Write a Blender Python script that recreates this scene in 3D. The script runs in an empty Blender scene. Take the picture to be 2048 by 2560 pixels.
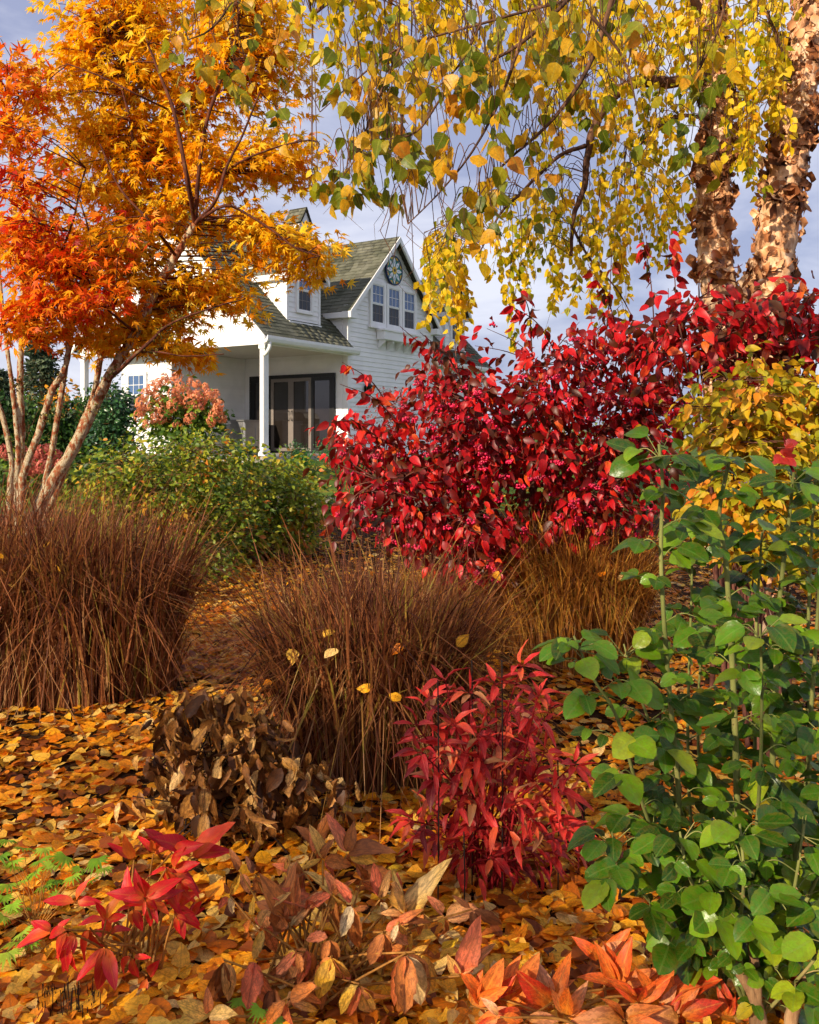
import bpy, math, random
import numpy as np
from mathutils import Matrix, Vector

random.seed(7)
RNG = np.random.default_rng(11)
SC = bpy.context.scene
COL = SC.collection

# ------------------------------------------------------------------ camera, sky, sun, exposure
F_PX, HOR, EYE = 2200.0, 1095.0, 1.55          # focal length and horizon in photo pixels, eye height in metres
cam_d = bpy.data.cameras.new('camera')
cam_d.sensor_fit = 'HORIZONTAL'
cam_d.sensor_width = 36.0
cam_d.lens = F_PX / 2048 * 36.0
cam_d.shift_y = -(1280 - HOR) / 2048
cam_d.clip_start, cam_d.clip_end = 0.05, 2000
cam = bpy.data.objects.new('camera', cam_d)
COL.objects.link(cam)
cam.location = (0, 0, EYE)
cam.rotation_euler = (math.radians(90), 0, 0)
SC.camera = cam

SUN_EL, SUN_H = math.radians(23), Vector((-0.66, -0.75, 0)).normalized()   # direction towards the sun
world = bpy.data.worlds.new('World')
SC.world = world
world.use_nodes = True
wn, wl = world.node_tree.nodes, world.node_tree.links
wn.clear()
w_out = wn.new('ShaderNodeOutputWorld')
w_bg = wn.new('ShaderNodeBackground')
w_bg.inputs['Strength'].default_value = 0.1
sky = wn.new('ShaderNodeTexSky')
sky.sky_type = 'NISHITA'
sky.sun_disc = False
sky.sun_elevation = SUN_EL
sky.sun_rotation = math.atan2(SUN_H.x, SUN_H.y)
sky.air_density, sky.dust_density, sky.ozone_density = 1.0, 1.5, 2.0
tc = wn.new('ShaderNodeTexCoord')
mp = wn.new('ShaderNodeMapping')
mp.inputs['Scale'].default_value = (1.0, 1.0, 2.6)
cl = wn.new('ShaderNodeTexNoise')
cl.inputs['Scale'].default_value = 3.0
cl.inputs['Distortion'].default_value = 0.35
cl.inputs['Detail'].default_value = 7
cl.inputs['Roughness'].default_value = 0.55
cr = wn.new('ShaderNodeValToRGB')
cr.color_ramp.elements[0].position, cr.color_ramp.elements[0].color = 0.40, (3.0, 3.3, 4.9, 1)
cr.color_ramp.elements[1].position, cr.color_ramp.elements[1].color = 0.64, (6.8, 6.85, 7.8, 1)
wm = wn.new('ShaderNodeMix')
wm.data_type = 'RGBA'
wm.inputs[0].default_value = 0.86
wl.new(tc.outputs['Generated'], mp.inputs['Vector'])
wl.new(mp.outputs['Vector'], cl.inputs['Vector'])
wl.new(cl.outputs['Fac'], cr.inputs['Fac'])
wl.new(sky.outputs['Color'], wm.inputs[6])
wl.new(cr.outputs['Color'], wm.inputs[7])
wl.new(wm.outputs[2], w_bg.inputs['Color'])
wl.new(w_bg.outputs['Background'], w_out.inputs['Surface'])

sun_d = bpy.data.lights.new('sun', 'SUN')
sun_d.energy = 5.0
sun_d.angle = math.radians(0.6)
sun_d.color = (1.0, 0.85, 0.64)
sun = bpy.data.objects.new('sun', sun_d)
COL.objects.link(sun)
to_sun = Vector((SUN_H.x * math.cos(SUN_EL), SUN_H.y * math.cos(SUN_EL), math.sin(SUN_EL)))
sun.rotation_euler = to_sun.to_track_quat('Z', 'Y').to_euler()
sun.location = (-15, -17, 12)

SC.view_settings.view_transform = 'Standard'
SC.view_settings.look = 'None'
SC.view_settings.exposure = 0.46
SC.view_settings.gamma = 1.0
SC.render.engine = 'CYCLES'
SC.cycles.use_denoising = True
SC.cycles.max_bounces = 5
SC.cycles.diffuse_bounces = 3
SC.cycles.glossy_bounces = 2
SC.cycles.use_adaptive_sampling = True
SC.cycles.adaptive_threshold = 0.04
SC.cycles.transmission_bounces = 4
SC.cycles.transparent_max_bounces = 4

# ------------------------------------------------------------------ helpers
def lin(r, g, b):
    f = lambda v: (v / 12.92) if v <= 0.04045 else ((v + 0.055) / 1.055) ** 2.4
    return (f(r / 255), f(g / 255), f(b / 255), 1)

def px(x, y, Y):
    """photo pixel at distance Y in front of the camera -> world point"""
    return np.array([(x - 1024) / F_PX * Y, Y, EYE + (HOR - y) / F_PX * Y])

def smooth(e0, e1, v):
    t = np.clip((v - e0) / (e1 - e0), 0, 1)
    return t * t * (3 - 2 * t)

def ground_z(X, Y):
    X, Y = np.asarray(X, float), np.asarray(Y, float)
    z = 1.0 * smooth(8.5, 17.5, Y)
    z = z + 0.03 * np.sin(X * 1.3 + 0.7) * np.sin(Y * 1.1) * smooth(30, 15, Y)
    return z

def norm(v):
    v = np.asarray(v, float)
    return v / np.maximum(np.linalg.norm(v, axis=-1, keepdims=True), 1e-9)

def empty(name, loc, label=None, cat=None, group=None, rz=0.0):
    o = bpy.data.objects.new(name, None)
    o.empty_display_size = 0.1
    COL.objects.link(o)
    o.location = loc
    o.rotation_euler = (0, 0, rz)
    tag(o, label, cat, group)
    return o

def tag(o, label=None, cat=None, group=None, kind=None):
    if label: o['label'] = label
    if cat: o['category'] = cat
    if group: o['group'] = group
    if kind: o['kind'] = kind
    return o

def to_mesh(name, V, F, mat=None, UV=None, smooth_sh=False):
    """V (n,3); F (m,k) index array or list of index tuples; UV per vertex"""
    me = bpy.data.meshes.new(name)
    V = np.asarray(V, np.float32)
    if isinstance(F, np.ndarray):
        m, k = F.shape
        me.vertices.add(len(V)); me.vertices.foreach_set('co', V.ravel())
        me.loops.add(m * k); me.loops.foreach_set('vertex_index', F.astype(np.int32).ravel())
        me.polygons.add(m); me.polygons.foreach_set('loop_start', np.arange(0, m * k, k, dtype=np.int32))
        me.update(calc_edges=True)
        idx = F.ravel()
    else:
        me.from_pydata([tuple(map(float, v)) for v in V], [], F)
        idx = np.array([i for f in F for i in f])
    if UV is not None:
        lay = me.uv_layers.new(name='UVMap')
        lay.data.foreach_set('uv', np.asarray(UV, np.float32)[idx].ravel())
    if smooth_sh:
        me.polygons.foreach_set('use_smooth', np.ones(len(me.polygons), bool))
    if mat: me.materials.append(mat)
    return me

def link(name, me, parent=None):
    o = bpy.data.objects.new(name, me)
    COL.objects.link(o)
    if parent is not None: o.parent = parent
    return o

class MB:
    """collects boxes, tubes and free polygons, then builds one mesh object"""
    def __init__(s): s.V, s.F = [], []
    def add(s, V, F):
        n = len(s.V)
        s.V += [tuple(map(float, v)) for v in V]
        s.F += [tuple(int(i) + n for i in f) for f in F]
        return s
    def box(s, x0, x1, y0, y1, z0, z1):
        V = [(x0, y0, z0), (x1, y0, z0), (x1, y1, z0), (x0, y1, z0), (x0, y0, z1), (x1, y0, z1), (x1, y1, z1), (x0, y1, z1)]
        return s.add(V, [(0, 3, 2, 1), (4, 5, 6, 7), (0, 1, 5, 4), (1, 2, 6, 5), (2, 3, 7, 6), (3, 0, 4, 7)])
    def hexa(s, V):
        return s.add(V, [(0, 3, 2, 1), (4, 5, 6, 7), (0, 1, 5, 4), (1, 2, 6, 5), (2, 3, 7, 6), (3, 0, 4, 7)])
    def tube(s, path, rad, sides=7, cap=True):
        V, F = tube(path, rad, sides)
        n = len(path)
        F = [tuple(f) for f in F]
        if cap:
            F.append(tuple(range(sides))[::-1]); F.append(tuple(range((n - 1) * sides, n * sides)))
        return s.add(V, F)
    def lathe(s, prof, n=16, c=(0, 0, 0)):
        V, F = [], []
        for r, z in prof:
            for i in range(n):
                a = 2 * math.pi * i / n
                V.append((c[0] + r * math.cos(a), c[1] + r * math.sin(a), c[2] + z))
        for j in range(len(prof) - 1):
            for i in range(n):
                F.append((j * n + i, j * n + (i + 1) % n, (j + 1) * n + (i + 1) % n, (j + 1) * n + i))
        F.append(tuple(range(n))[::-1]); F.append(tuple(range((len(prof) - 1) * n, len(prof) * n)))
        return s.add(V, F)
    def build(s, name, mat, parent=None, smooth_sh=False, bevel=0):
        me = to_mesh(name, s.V, s.F, mat, None, smooth_sh)
        o = link(name, me, parent)
        if bevel:
            b = o.modifiers.new('bevel', 'BEVEL'); b.width = bevel; b.segments = 2; b.limit_method = 'ANGLE'
        return o

def tube(path, rad, sides=7):
    path = np.asarray(path, float)
    n = len(path)
    rad = np.full(n, rad, float) if np.isscalar(rad) else np.asarray(rad, float)
    T = np.gradient(path, axis=0)
    T = norm(T)
    ref = np.array([0.31, 0.95, 0.05]) if abs(T[0][2]) > 0.7 else np.array([0, 0, 1.0])
    X = norm(np.cross(T, ref)); Yv = np.cross(T, X)
    a = np.linspace(0, 2 * np.pi, sides, endpoint=False)
    ring = np.cos(a)[None, :, None] * X[:, None, :] + np.sin(a)[None, :, None] * Yv[:, None, :]
    V = (path[:, None, :] + ring * rad[:, None, None]).reshape(-1, 3)
    i = np.arange(n - 1)[:, None]; j = np.arange(sides)[None, :]; j2 = (j + 1) % sides
    F = np.stack([i * sides + j, i * sides + j2, (i + 1) * sides + j2, (i + 1) * sides + j], -1).reshape(-1, 4)
    return V, F

def spline(pts, per=6):
    """Catmull-Rom through the points"""
    P = np.asarray(pts, float)
    if len(P) < 3:
        t = np.linspace(0, 1, per + 1)[:, None]
        return P[0] * (1 - t) + P[-1] * t
    Q = np.vstack([2 * P[0] - P[1], P, 2 * P[-1] - P[-2]])
    out = []
    for k in range(1, len(Q) - 2):
        p0, p1, p2, p3 = Q[k - 1], Q[k], Q[k + 1], Q[k + 2]
        for t in np.linspace(0, 1, per, endpoint=False):
            out.append(0.5 * ((2 * p1) + (-p0 + p2) * t + (2 * p0 - 5 * p1 + 4 * p2 - p3) * t * t + (-p0 + 3 * p1 - 3 * p2 + p3) * t ** 3))
    out.append(P[-1])
    return np.array(out)

class Tubes:
    """many thin stems in one mesh, stored as quads"""
    def __init__(s): s.V, s.F, s.n = [], [], 0
    def add(s, path, rad, sides=4):
        V, F = tube(path, rad, sides)
        s.V.append(V); s.F.append(F + s.n); s.n += len(V)
    def build(s, name, mat, parent, stuff=True, smooth_sh=True):
        if not s.V: return None
        o = link(name, to_mesh(name, np.vstack(s.V) - np.array(parent.location), np.vstack(s.F), mat, None, smooth_sh), parent)
        if stuff: o['kind'] = 'stuff'
        return o

# ------------------------------------------------------------------ leaf shapes
def leaf_tpl(rows=4, width=0.3, peak=0.42, tip=1.0, fold=0.25, droop=0.2, serr=0.0, twist=0.0, wave=0.0, base=0.6, seed=0):
    """blade of unit length along +y, normal +z; rows of left, middle and right vertices"""
    r = np.random.default_rng(seed)
    V, UV, F = [(0, 0, 0)], [(0.5, 0)], []
    for i in range(rows):
        t = (i + 1) / (rows + 1)
        w = max(0.0, 1 - ((peak - t) / peak) ** 2) ** base if t < peak else max(0.0, 1 - ((t - peak) / (1 - peak)) ** 1.7) ** tip
        w *= width * (1 + (serr if i % 2 else -serr))
        z0 = -droop * t * t
        for sgn in (-1, 0, 1):
            x = sgn * w
            z = z0 + fold * abs(x) + (wave * r.normal() if sgn else 0) + twist * x * (t - 0.4)
            V.append((x, t + (0.02 * r.normal() * wave / 0.03 if wave and sgn else 0), z))
            UV.append((0.5 + 0.5 * sgn * w / max(width, 1e-6), t))
    V.append((0, 1, -droop)); UV.append((0.5, 1))
    T = len(V) - 1
    F += [(0, 2, 1), (0, 3, 2)]
    for i in range(rows - 1):
        a, b = 1 + 3 * i, 4 + 3 * i
        F += [(a, a + 1, b + 1), (a, b + 1, b), (a + 1, a + 2, b + 2), (a + 1, b + 2, b + 1)]
    a = 1 + 3 * (rows - 1)
    F += [(a, a + 1, T), (a + 1, a + 2, T)]
    return np.array(V, float), np.array(F), np.array(UV, float)

def palm_tpl(tips, notch, droop, seed=0, cut=0.36):
    """palmate leaf: tips = [(angle, radius)], one triangle pair for each lobe"""
    r = np.random.default_rng(seed)
    V, UV, F = [(0, 0.0, 0)], [(0.5, 0.3)], []
    n = len(tips)
    ring = []
    for k, (a, rad) in enumerate(tips):
        a = math.radians(a + r.normal() * 3); rad *= 1 + r.normal() * 0.06
        ring.append((rad * math.sin(a), rad * math.cos(a), -droop * rad * rad + r.normal() * 0.03))
        if k < n - 1:
            a2 = math.radians((tips[k][0] + tips[k + 1][0]) / 2)
            q = notch * (0.8 + 0.2 * r.random())
            ring.append((q * math.sin(a2), q * math.cos(a2), 0.02))
    for (x, y, z) in ring:
        V.append((x, y, z)); UV.append((0.5 + 0.5 * x, 0.5 + 0.5 * y))
    for k in range(1, len(ring)):
        F.append((0, k + 1, k))
    V = np.array(V, float)
    V[:, 1] += 0.15
    V[0] = (0, 0, 0)
    return V, np.array(F), np.array(UV, float)

MAPLE = [palm_tpl([(-115, 0.45), (-75, 0.75), (-38, 0.95), (0, 1.0), (38, 0.95), (75, 0.75), (115, 0.45)], 0.34, d, s) for s, d in enumerate((0.15, 0.3, 0.5, 0.35))]
MAPLE5 = [palm_tpl([(-95, 0.55), (-48, 0.9), (0, 1.0), (48, 0.9), (95, 0.55)], 0.3, d, s + 9) for s, d in enumerate((0.25, 0.5))]
GERAN = [palm_tpl([(-130, .7), (-105, .85), (-82, .8), (-60, .95), (-36, .88), (-14, 1), (14, 1), (36, .88), (60, .95), (82, .8), (105, .85), (130, .7)], 0.55, d, s + 20) for s, d in enumerate((0.1, 0.3))]
BIRCH = [leaf_tpl(8, 0.38, 0.32, 1.25, 0.15, d, 0.05, tw, 0.012, 0.5, s) for s, (d, tw) in enumerate(((0.1, 0.3), (0.22, -0.5), (0.3, 0.6), (0.0, -0.2)))]
BIRCH_FAR = [leaf_tpl(2, 0.36, 0.33, 1.0, 0.2, d, 0, 0.4, 0, 0.55, s) for s, d in enumerate((0.1, 0.3, -0.1))]
LITTER = [leaf_tpl(6, w, pk, tp, f, d, 0.05, tw, wv, 0.5, s + 40) for s, (w, f, d, tw, pk, tp, wv) in enumerate(((0.42, 0.06, 0.05, 0.2, 0.36, 1.0, 0.015), (0.36, -0.1, -0.06, -0.3, 0.38, 1.1, 0.02), (0.46, 0.03, 0.12, 0.3, 0.4, 0.8, 0.015), (0.38, 0.35, 0.08, -0.3, 0.34, 1.2, 0.03), (0.35, -0.06, -0.25, 0.5, 0.36, 1.0, 0.03), (0.4, 0.7, 0.25, 0.2, 0.4, 0.9, 0.03), (0.5, 0.02, 0.03, 0.1, 0.42, 0.75, 0.012), (0.3, 0.05, 0.1, 0.7, 0.4, 1.0, 0.02)))]
OVAL = [leaf_tpl(4, 0.27, 0.45, 0.95, 0.35, d, 0.0, tw, 0.012, 0.6, s + 60) for s, (d, tw) in enumerate(((0.15, 0.4), (0.4, -0.6), (0.6, 0.8)))]
ROSE = [leaf_tpl(9, w, 0.47, 0.72, 0.22, d, 0.025, tw, 0.008, 0.5, s + 70) for s, (d, tw, w) in enumerate(((0.12, 0.2, 0.38), (0.28, -0.3, 0.36), (0.2, 0.4, 0.41), (-0.05, 0.1, 0.37), (0.35, -0.6, 0.39)))]
LANCE = [leaf_tpl(7, w, 0.42, 0.95, 0.5, d, 0.0, tw, 0.014, 0.62, s + 80) for s, (d, tw, w) in enumerate(((0.1, 0.3, 0.17), (0.3, -0.6, 0.2), (0.5, 0.5, 0.18), (-0.15, 0.3, 0.16), (0.6, 1.0, 0.21)))]
WITHER = [leaf_tpl(9, w, 0.45, 0.8, f, d, 0.06, tw, 0.035, 0.6, s + 90) for s, (w, f, d, tw) in enumerate(((0.2, 0.9, 0.45, 1.6), (0.17, -0.8, 0.6, -1.8), (0.23, 1.1, -0.4, 1.4), (0.14, 1.4, 0.8, -1.2), (0.22, 0.6, 0.9, 2.2)))]
SMALL = [leaf_tpl(1, 0.28, 0.45, 1, 0.3, d, 0, 0, 0, 0.7, s) for s, d in enumerate((0.1, 0.35))]

def frames(D, N):
    Y = norm(D)
    X = norm(np.cross(Y, N))
    Z = np.cross(X, Y)
    return X, Y, Z

def rand_dir(n):
    return norm(RNG.normal(size=(n, 3)))

def scatter(parent, tpls, P, D, N, S, mat, n_obj=300, part='leaf', rest='foliage', W=None, uv=True, smooth_sh=True):
    """leaves at P, axis D, normal N, length S: those that show largest are objects of their own, the rest one mesh"""
    P, D, N, S = (np.asarray(a, float) for a in (P, D, N, S))
    n = len(P)
    if n == 0: return
    X, Y, Z = frames(D, N)
    W = np.ones(n) if W is None else np.asarray(W, float)
    which = RNG.integers(0, len(tpls), n)
    sx = 1024 + F_PX * P[:, 0] / np.maximum(P[:, 1], 0.05)
    sy = HOR - F_PX * (P[:, 2] - EYE) / np.maximum(P[:, 1], 0.05)
    seen = (sx > -20) & (sx < 2068) & (sy > -20) & (sy < 2580) & (P[:, 1] > 0.3)
    score = np.where(seen, S / np.maximum(P[:, 1], 0.1), 0) * (0.85 + 0.3 * RNG.random(n))
    chosen = np.zeros(n, bool)
    if n_obj:
        order = np.argsort(-score)[:n_obj]
        chosen[order[score[order] > 0]] = True
    loc = np.array(parent.location) if parent is not None else np.zeros(3)
    meshes = []
    for t in tpls:
        meshes.append(to_mesh(part, t[0], t[1], mat, t[2], smooth_sh))
    for i in np.nonzero(chosen)[0]:
        o = link(part, meshes[which[i]], parent)
        s = S[i]
        M = Matrix(((X[i, 0] * s * W[i], Y[i, 0] * s, Z[i, 0] * s, P[i, 0] - loc[0]), (X[i, 1] * s * W[i], Y[i, 1] * s, Z[i, 1] * s, P[i, 1] - loc[1]),
                    (X[i, 2] * s * W[i], Y[i, 2] * s, Z[i, 2] * s, P[i, 2] - loc[2]), (0, 0, 0, 1)))
        o.matrix_basis = M
    VV, FF, UU, k = [], [], [], 0
    for ti, (tv, tf, tu) in enumerate(tpls):
        m = np.nonzero((which == ti) & ~chosen)[0]
        if not len(m): continue
        v = (tv[None, :, 0:1] * (X[m] * W[m][:, None])[:, None, :] + tv[None, :, 1:2] * Y[m][:, None, :] + tv[None, :, 2:3] * Z[m][:, None, :]) * S[m][:, None, None]
        v = v + (P[m] - loc)[:, None, :]
        VV.append(v.reshape(-1, 3))
        FF.append((tf[None] + (np.arange(len(m)) * len(tv))[:, None, None] + k).reshape(-1, 3))
        UU.append(np.tile(tu, (len(m), 1)))
        k += len(m) * len(tv)
    if VV:
        o = link(rest, to_mesh(rest, np.vstack(VV), np.vstack(FF), mat, np.vstack(UU), smooth_sh), parent)
        o['kind'] = 'stuff'

# ------------------------------------------------------------------ materials
def new_mat(name):
    m = bpy.data.materials.new(name)
    m.use_nodes = True
    nt = m.node_tree
    b = nt.nodes['Principled BSDF']
    return m, nt, nt.nodes, nt.links, b

def ramp(nodes, stops, interp='LINEAR'):
    r = nodes.new('ShaderNodeValToRGB')
    r.color_ramp.interpolation = interp
    e = r.color_ramp.elements
    while len(e) > 1: e.remove(e[-1])
    e[0].position, e[0].color = stops[0][0], stops[0][1]
    for p, c in stops[1:]:
        el = e.new(p); el.color = c
    return r

def mixc(nodes, links, fac, a, b, mode='MIX'):
    m = nodes.new('ShaderNodeMix'); m.data_type = 'RGBA'; m.blend_type = mode
    for sock, v in ((m.inputs[0], fac), (m.inputs[6], a), (m.inputs[7], b)):
        if isinstance(v, (int, float)): sock.default_value = v
        elif isinstance(v, tuple): sock.default_value = v
        else: links.new(v, sock)
    return m.outputs[2]

def math_n(nodes, links, op, a, b=None, clamp=False):
    m = nodes.new('ShaderNodeMath'); m.operation = op; m.use_clamp = clamp
    for k, v in enumerate((a, b)):
        if v is None: continue
        if isinstance(v, (int, float)): m.inputs[k].default_value = v
        else: links.new(v, m.inputs[k])
    return m.outputs[0]

def leaf_mat(name, stops, trans=0.35, rough=0.5, spec=0.4, vein=0.0, vein_col=None, spot=0.0, spot_col=None, patch=0.5, patch_scale=0.9, coat=0.0, edge=0.0, edge_col=None, bump=0.0, foot=0.0, foot_col=None):
    """leaf colour from a per-leaf random value, drifting in clumps through the crown; veins, blotches and rim from the leaf's own UV"""
    m, nt, N, L, b = new_mat(name)
    geo = N.new('ShaderNodeNewGeometry'); oi = N.new('ShaderNodeObjectInfo')
    r1 = math_n(N, L, 'FRACT', math_n(N, L, 'ADD', geo.outputs['Random Per Island'], oi.outputs['Random']))
    nz = N.new('ShaderNodeTexNoise'); nz.inputs['Scale'].default_value = patch_scale; nz.inputs['Detail'].default_value = 2
    L.new(geo.outputs['Position'], nz.inputs['Vector'])
    drift = math_n(N, L, 'MULTIPLY', math_n(N, L, 'SUBTRACT', nz.outputs['Fac'], 0.5), patch * 2.2)
    fac = math_n(N, L, 'ADD', math_n(N, L, 'MULTIPLY', r1, 1 - patch * 0.4), math_n(N, L, 'ADD', drift, patch * 0.2), True)
    rp = ramp(N, stops); L.new(fac, rp.inputs['Fac'])
    col = rp.outputs['Color']
    uv = N.new('ShaderNodeUVMap'); uv.uv_map = 'UVMap'
    sep = N.new('ShaderNodeSeparateXYZ'); L.new(uv.outputs['UV'], sep.inputs[0])
    du = math_n(N, L, 'ABSOLUTE', math_n(N, L, 'SUBTRACT', sep.outputs['X'], 0.5))
    # brightness wobble inside each leaf
    n2 = N.new('ShaderNodeTexNoise'); n2.noise_dimensions = '4D'; n2.inputs['Scale'].default_value = 3.2; n2.inputs['Detail'].default_value = 2
    L.new(uv.outputs['UV'], n2.inputs['Vector']); L.new(math_n(N, L, 'MULTIPLY', r1, 77.0), n2.inputs['W'])
    hs = N.new('ShaderNodeHueSaturation')
    L.new(col, hs.inputs['Color'])
    L.new(math_n(N, L, 'ADD', math_n(N, L, 'MULTIPLY', n2.outputs['Fac'], 0.7), 0.65), hs.inputs['Value'])
    col = hs.outputs['Color']
    if foot:                                   # paler or greener foot of the blade
        ff = math_n(N, L, 'MULTIPLY', math_n(N, L, 'SUBTRACT', math_n(N, L, 'ADD', 0.55, math_n(N, L, 'MULTIPLY', n2.outputs['Fac'], 0.3)), math_n(N, L, 'ADD', sep.outputs['Y'], math_n(N, L, 'MULTIPLY', du, 0.6))), 2.0 * foot, True)
        col = mixc(N, L, ff, col, foot_col)
    veins = None
    if vein:
        mid = math_n(N, L, 'LESS_THAN', du, 0.035)
        k = math_n(N, L, 'SUBTRACT', math_n(N, L, 'MULTIPLY', sep.outputs['Y'], 9.0), math_n(N, L, 'MULTIPLY', du, 5.0))
        side = math_n(N, L, 'LESS_THAN', math_n(N, L, 'FRACT', k), 0.11)
        veins = math_n(N, L, 'MAXIMUM', mid, math_n(N, L, 'MULTIPLY', side, 0.55))
        col = mixc(N, L, math_n(N, L, 'MULTIPLY', veins, vein), col, vein_col)
    if edge:
        ef = math_n(N, L, 'MULTIPLY', math_n(N, L, 'SUBTRACT', math_n(N, L, 'ADD', du, math_n(N, L, 'MULTIPLY', n2.outputs['Fac'], 0.25)), 0.42), 5.0, True)
        col = mixc(N, L, math_n(N, L, 'MULTIPLY', ef, edge), col, edge_col)
    if spot:
        n3 = N.new('ShaderNodeTexNoise'); n3.noise_dimensions = '4D'; n3.inputs['Scale'].default_value = 7.0; n3.inputs['Detail'].default_value = 3; n3.inputs['Roughness'].default_value = 0.7
        L.new(uv.outputs['UV'], n3.inputs['Vector']); L.new(math_n(N, L, 'MULTIPLY', r1, 31.0), n3.inputs['W'])
        sp = ramp(N, [(0.47, (0, 0, 0, 1)), (0.55, (1, 1, 1, 1))]); L.new(n3.outputs['Fac'], sp.inputs['Fac'])
        col = mixc(N, L, math_n(N, L, 'MULTIPLY', sp.outputs['Color'], spot), col, spot_col)
    L.new(col, b.inputs['Base Color'])
    b.inputs['Roughness'].default_value = rough
    b.inputs['Specular IOR Level'].default_value = spec
    if coat:
        b.inputs['Coat Weight'].default_value = coat; b.inputs['Coat Roughness'].default_value = 0.25
    if bump and veins is not None:
        bp = N.new('ShaderNodeBump'); bp.inputs['Strength'].default_value = bump; bp.inputs['Distance'].default_value = 0.004
        hgt = math_n(N, L, 'SUBTRACT', math_n(N, L, 'MULTIPLY', n2.outputs['Fac'], 0.8), math_n(N, L, 'MULTIPLY', veins, 0.5))
        L.new(hgt, bp.inputs['Height']); L.new(bp.outputs['Normal'], b.inputs['Normal'])
    tr = N.new('ShaderNodeBsdfTranslucent'); L.new(col, tr.inputs['Color'])
    mx = N.new('ShaderNodeMixShader'); mx.inputs['Fac'].default_value = trans
    L.new(b.outputs['BSDF'], mx.inputs[1]); L.new(tr.outputs['BSDF'], mx.inputs[2])
    L.new(mx.outputs['Shader'], N['Material Output'].inputs['Surface'])
    return m

def plain_mat(name, col, rough=0.6, spec=0.3, metal=0.0, var=0.12, scale=6.0, bump=0.0, bscale=30.0, col2=None, obj_var=0.0):
    m, nt, N, L, b = new_mat(name)
    t = N.new('ShaderNodeTexCoord')
    nz = N.new('ShaderNodeTexNoise'); nz.inputs['Scale'].default_value = scale; nz.inputs['Detail'].default_value = 6
    L.new(t.outputs['Object'], nz.inputs['Vector'])
    c2 = col2 or tuple(max(0, c * (1 - 2.2 * var)) for c in col[:3]) + (1,)
    rp = ramp(N, [(0.35, c2), (0.62, col)]); L.new(nz.outputs['Fac'], rp.inputs['Fac'])
    out = rp.outputs['Color']
    if obj_var:
        oi = N.new('ShaderNodeObjectInfo'); geo = N.new('ShaderNodeNewGeometry')
        r1 = math_n(N, L, 'FRACT', math_n(N, L, 'ADD', geo.outputs['Random Per Island'], oi.outputs['Random']))
        hs = N.new('ShaderNodeHueSaturation'); L.new(out, hs.inputs['Color'])
        L.new(math_n(N, L, 'ADD', math_n(N, L, 'MULTIPLY', r1, obj_var), 1 - obj_var * 0.5), hs.inputs['Value'])
        out = hs.outputs['Color']
    L.new(out, b.inputs['Base Color'])
    b.inputs['Roughness'].default_value = rough
    b.inputs['Specular IOR Level'].default_value = spec
    b.inputs['Metallic'].default_value = metal
    if bump:
        n2 = N.new('ShaderNodeTexNoise'); n2.inputs['Scale'].default_value = bscale; n2.inputs['Detail'].default_value = 8
        L.new(t.outputs['Object'], n2.inputs['Vector'])
        bp = N.new('ShaderNodeBump'); bp.inputs['Strength'].default_value = bump; bp.inputs['Distance'].default_value = 0.02
        L.new(n2.outputs['Fac'], bp.inputs['Height']); L.new(bp.outputs['Normal'], b.inputs['Normal'])
    return m

def bark_mat(name, stops, scale=9.0, stretch=0.35, bump=0.6):
    m, nt, N, L, b = new_mat(name)
    t = N.new('ShaderNodeTexCoord')
    mpn = N.new('ShaderNodeMapping'); mpn.inputs['Scale'].default_value = (1, 1, stretch)
    L.new(t.outputs['Object'], mpn.inputs['Vector'])
    nz = N.new('ShaderNodeTexNoise'); nz.inputs['Scale'].default_value = scale; nz.inputs['Detail'].default_value = 8; nz.inputs['Roughness'].default_value = 0.68
    L.new(mpn.outputs['Vector'], nz.inputs['Vector'])
    rp = ramp(N, stops); L.new(nz.outputs['Fac'], rp.inputs['Fac'])
    L.new(rp.outputs['Color'], b.inputs['Base Color'])
    b.inputs['Roughness'].default_value = 0.85; b.inputs['Specular IOR Level'].default_value = 0.2
    bp = N.new('ShaderNodeBump'); bp.inputs['Strength'].default_value = bump; bp.inputs['Distance'].default_value = 0.01
    L.new(nz.outputs['Fac'], bp.inputs['Height']); L.new(bp.outputs['Normal'], b.inputs['Normal'])
    return m

M = {}
M['siding'] = plain_mat('white_siding', (0.88, 0.875, 0.865, 1), 0.55, 0.3, var=0.04, scale=2.0, obj_var=0.06)
M['trim'] = plain_mat('white_trim', (0.86, 0.855, 0.84, 1), 0.45, 0.4, var=0.03, scale=3.0)
M['soffit'] = plain_mat('porch_ceiling', (0.62, 0.57, 0.50, 1), 0.6, 0.3, var=0.04)
M['shingle'] = plain_mat('roof_shingle', lin(108, 107, 92), 0.9, 0.15, var=0.2, scale=1.3, col2=lin(78, 80, 64), obj_var=0.5, bump=0.5, bscale=120)
M['deck'] = plain_mat('roof_deck', lin(70, 68, 58), 0.9, 0.1)
M['pane'] = plain_mat('sky_tinted_pane', (0.06, 0.12, 0.26, 1), 0.06, 0.9, var=0.02)  # blue of a reflected sky tinted into the glass base colour
M['screen'] = plain_mat('window_screen', (0.035, 0.04, 0.055, 1), 0.35, 0.4, var=0.05)
M['doorglass'] = plain_mat('door_glass', (0.018, 0.014, 0.012, 1), 0.04, 0.8, var=0.1)
M['black'] = plain_mat('black_paint', (0.012, 0.012, 0.013, 1), 0.4, 0.4, var=0.05)
M['doorstile'] = plain_mat('door_stile', (0.20, 0.17, 0.15, 1), 0.4, 0.4, var=0.05)
M['steel'] = plain_mat('brushed_steel', (0.55, 0.55, 0.55, 1), 0.32, 0.5, metal=0.9, var=0.05)
M['concrete'] = plain_mat('patio_concrete', (0.36, 0.34, 0.31, 1), 0.9, 0.2, var=0.12, bump=0.3)
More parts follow.
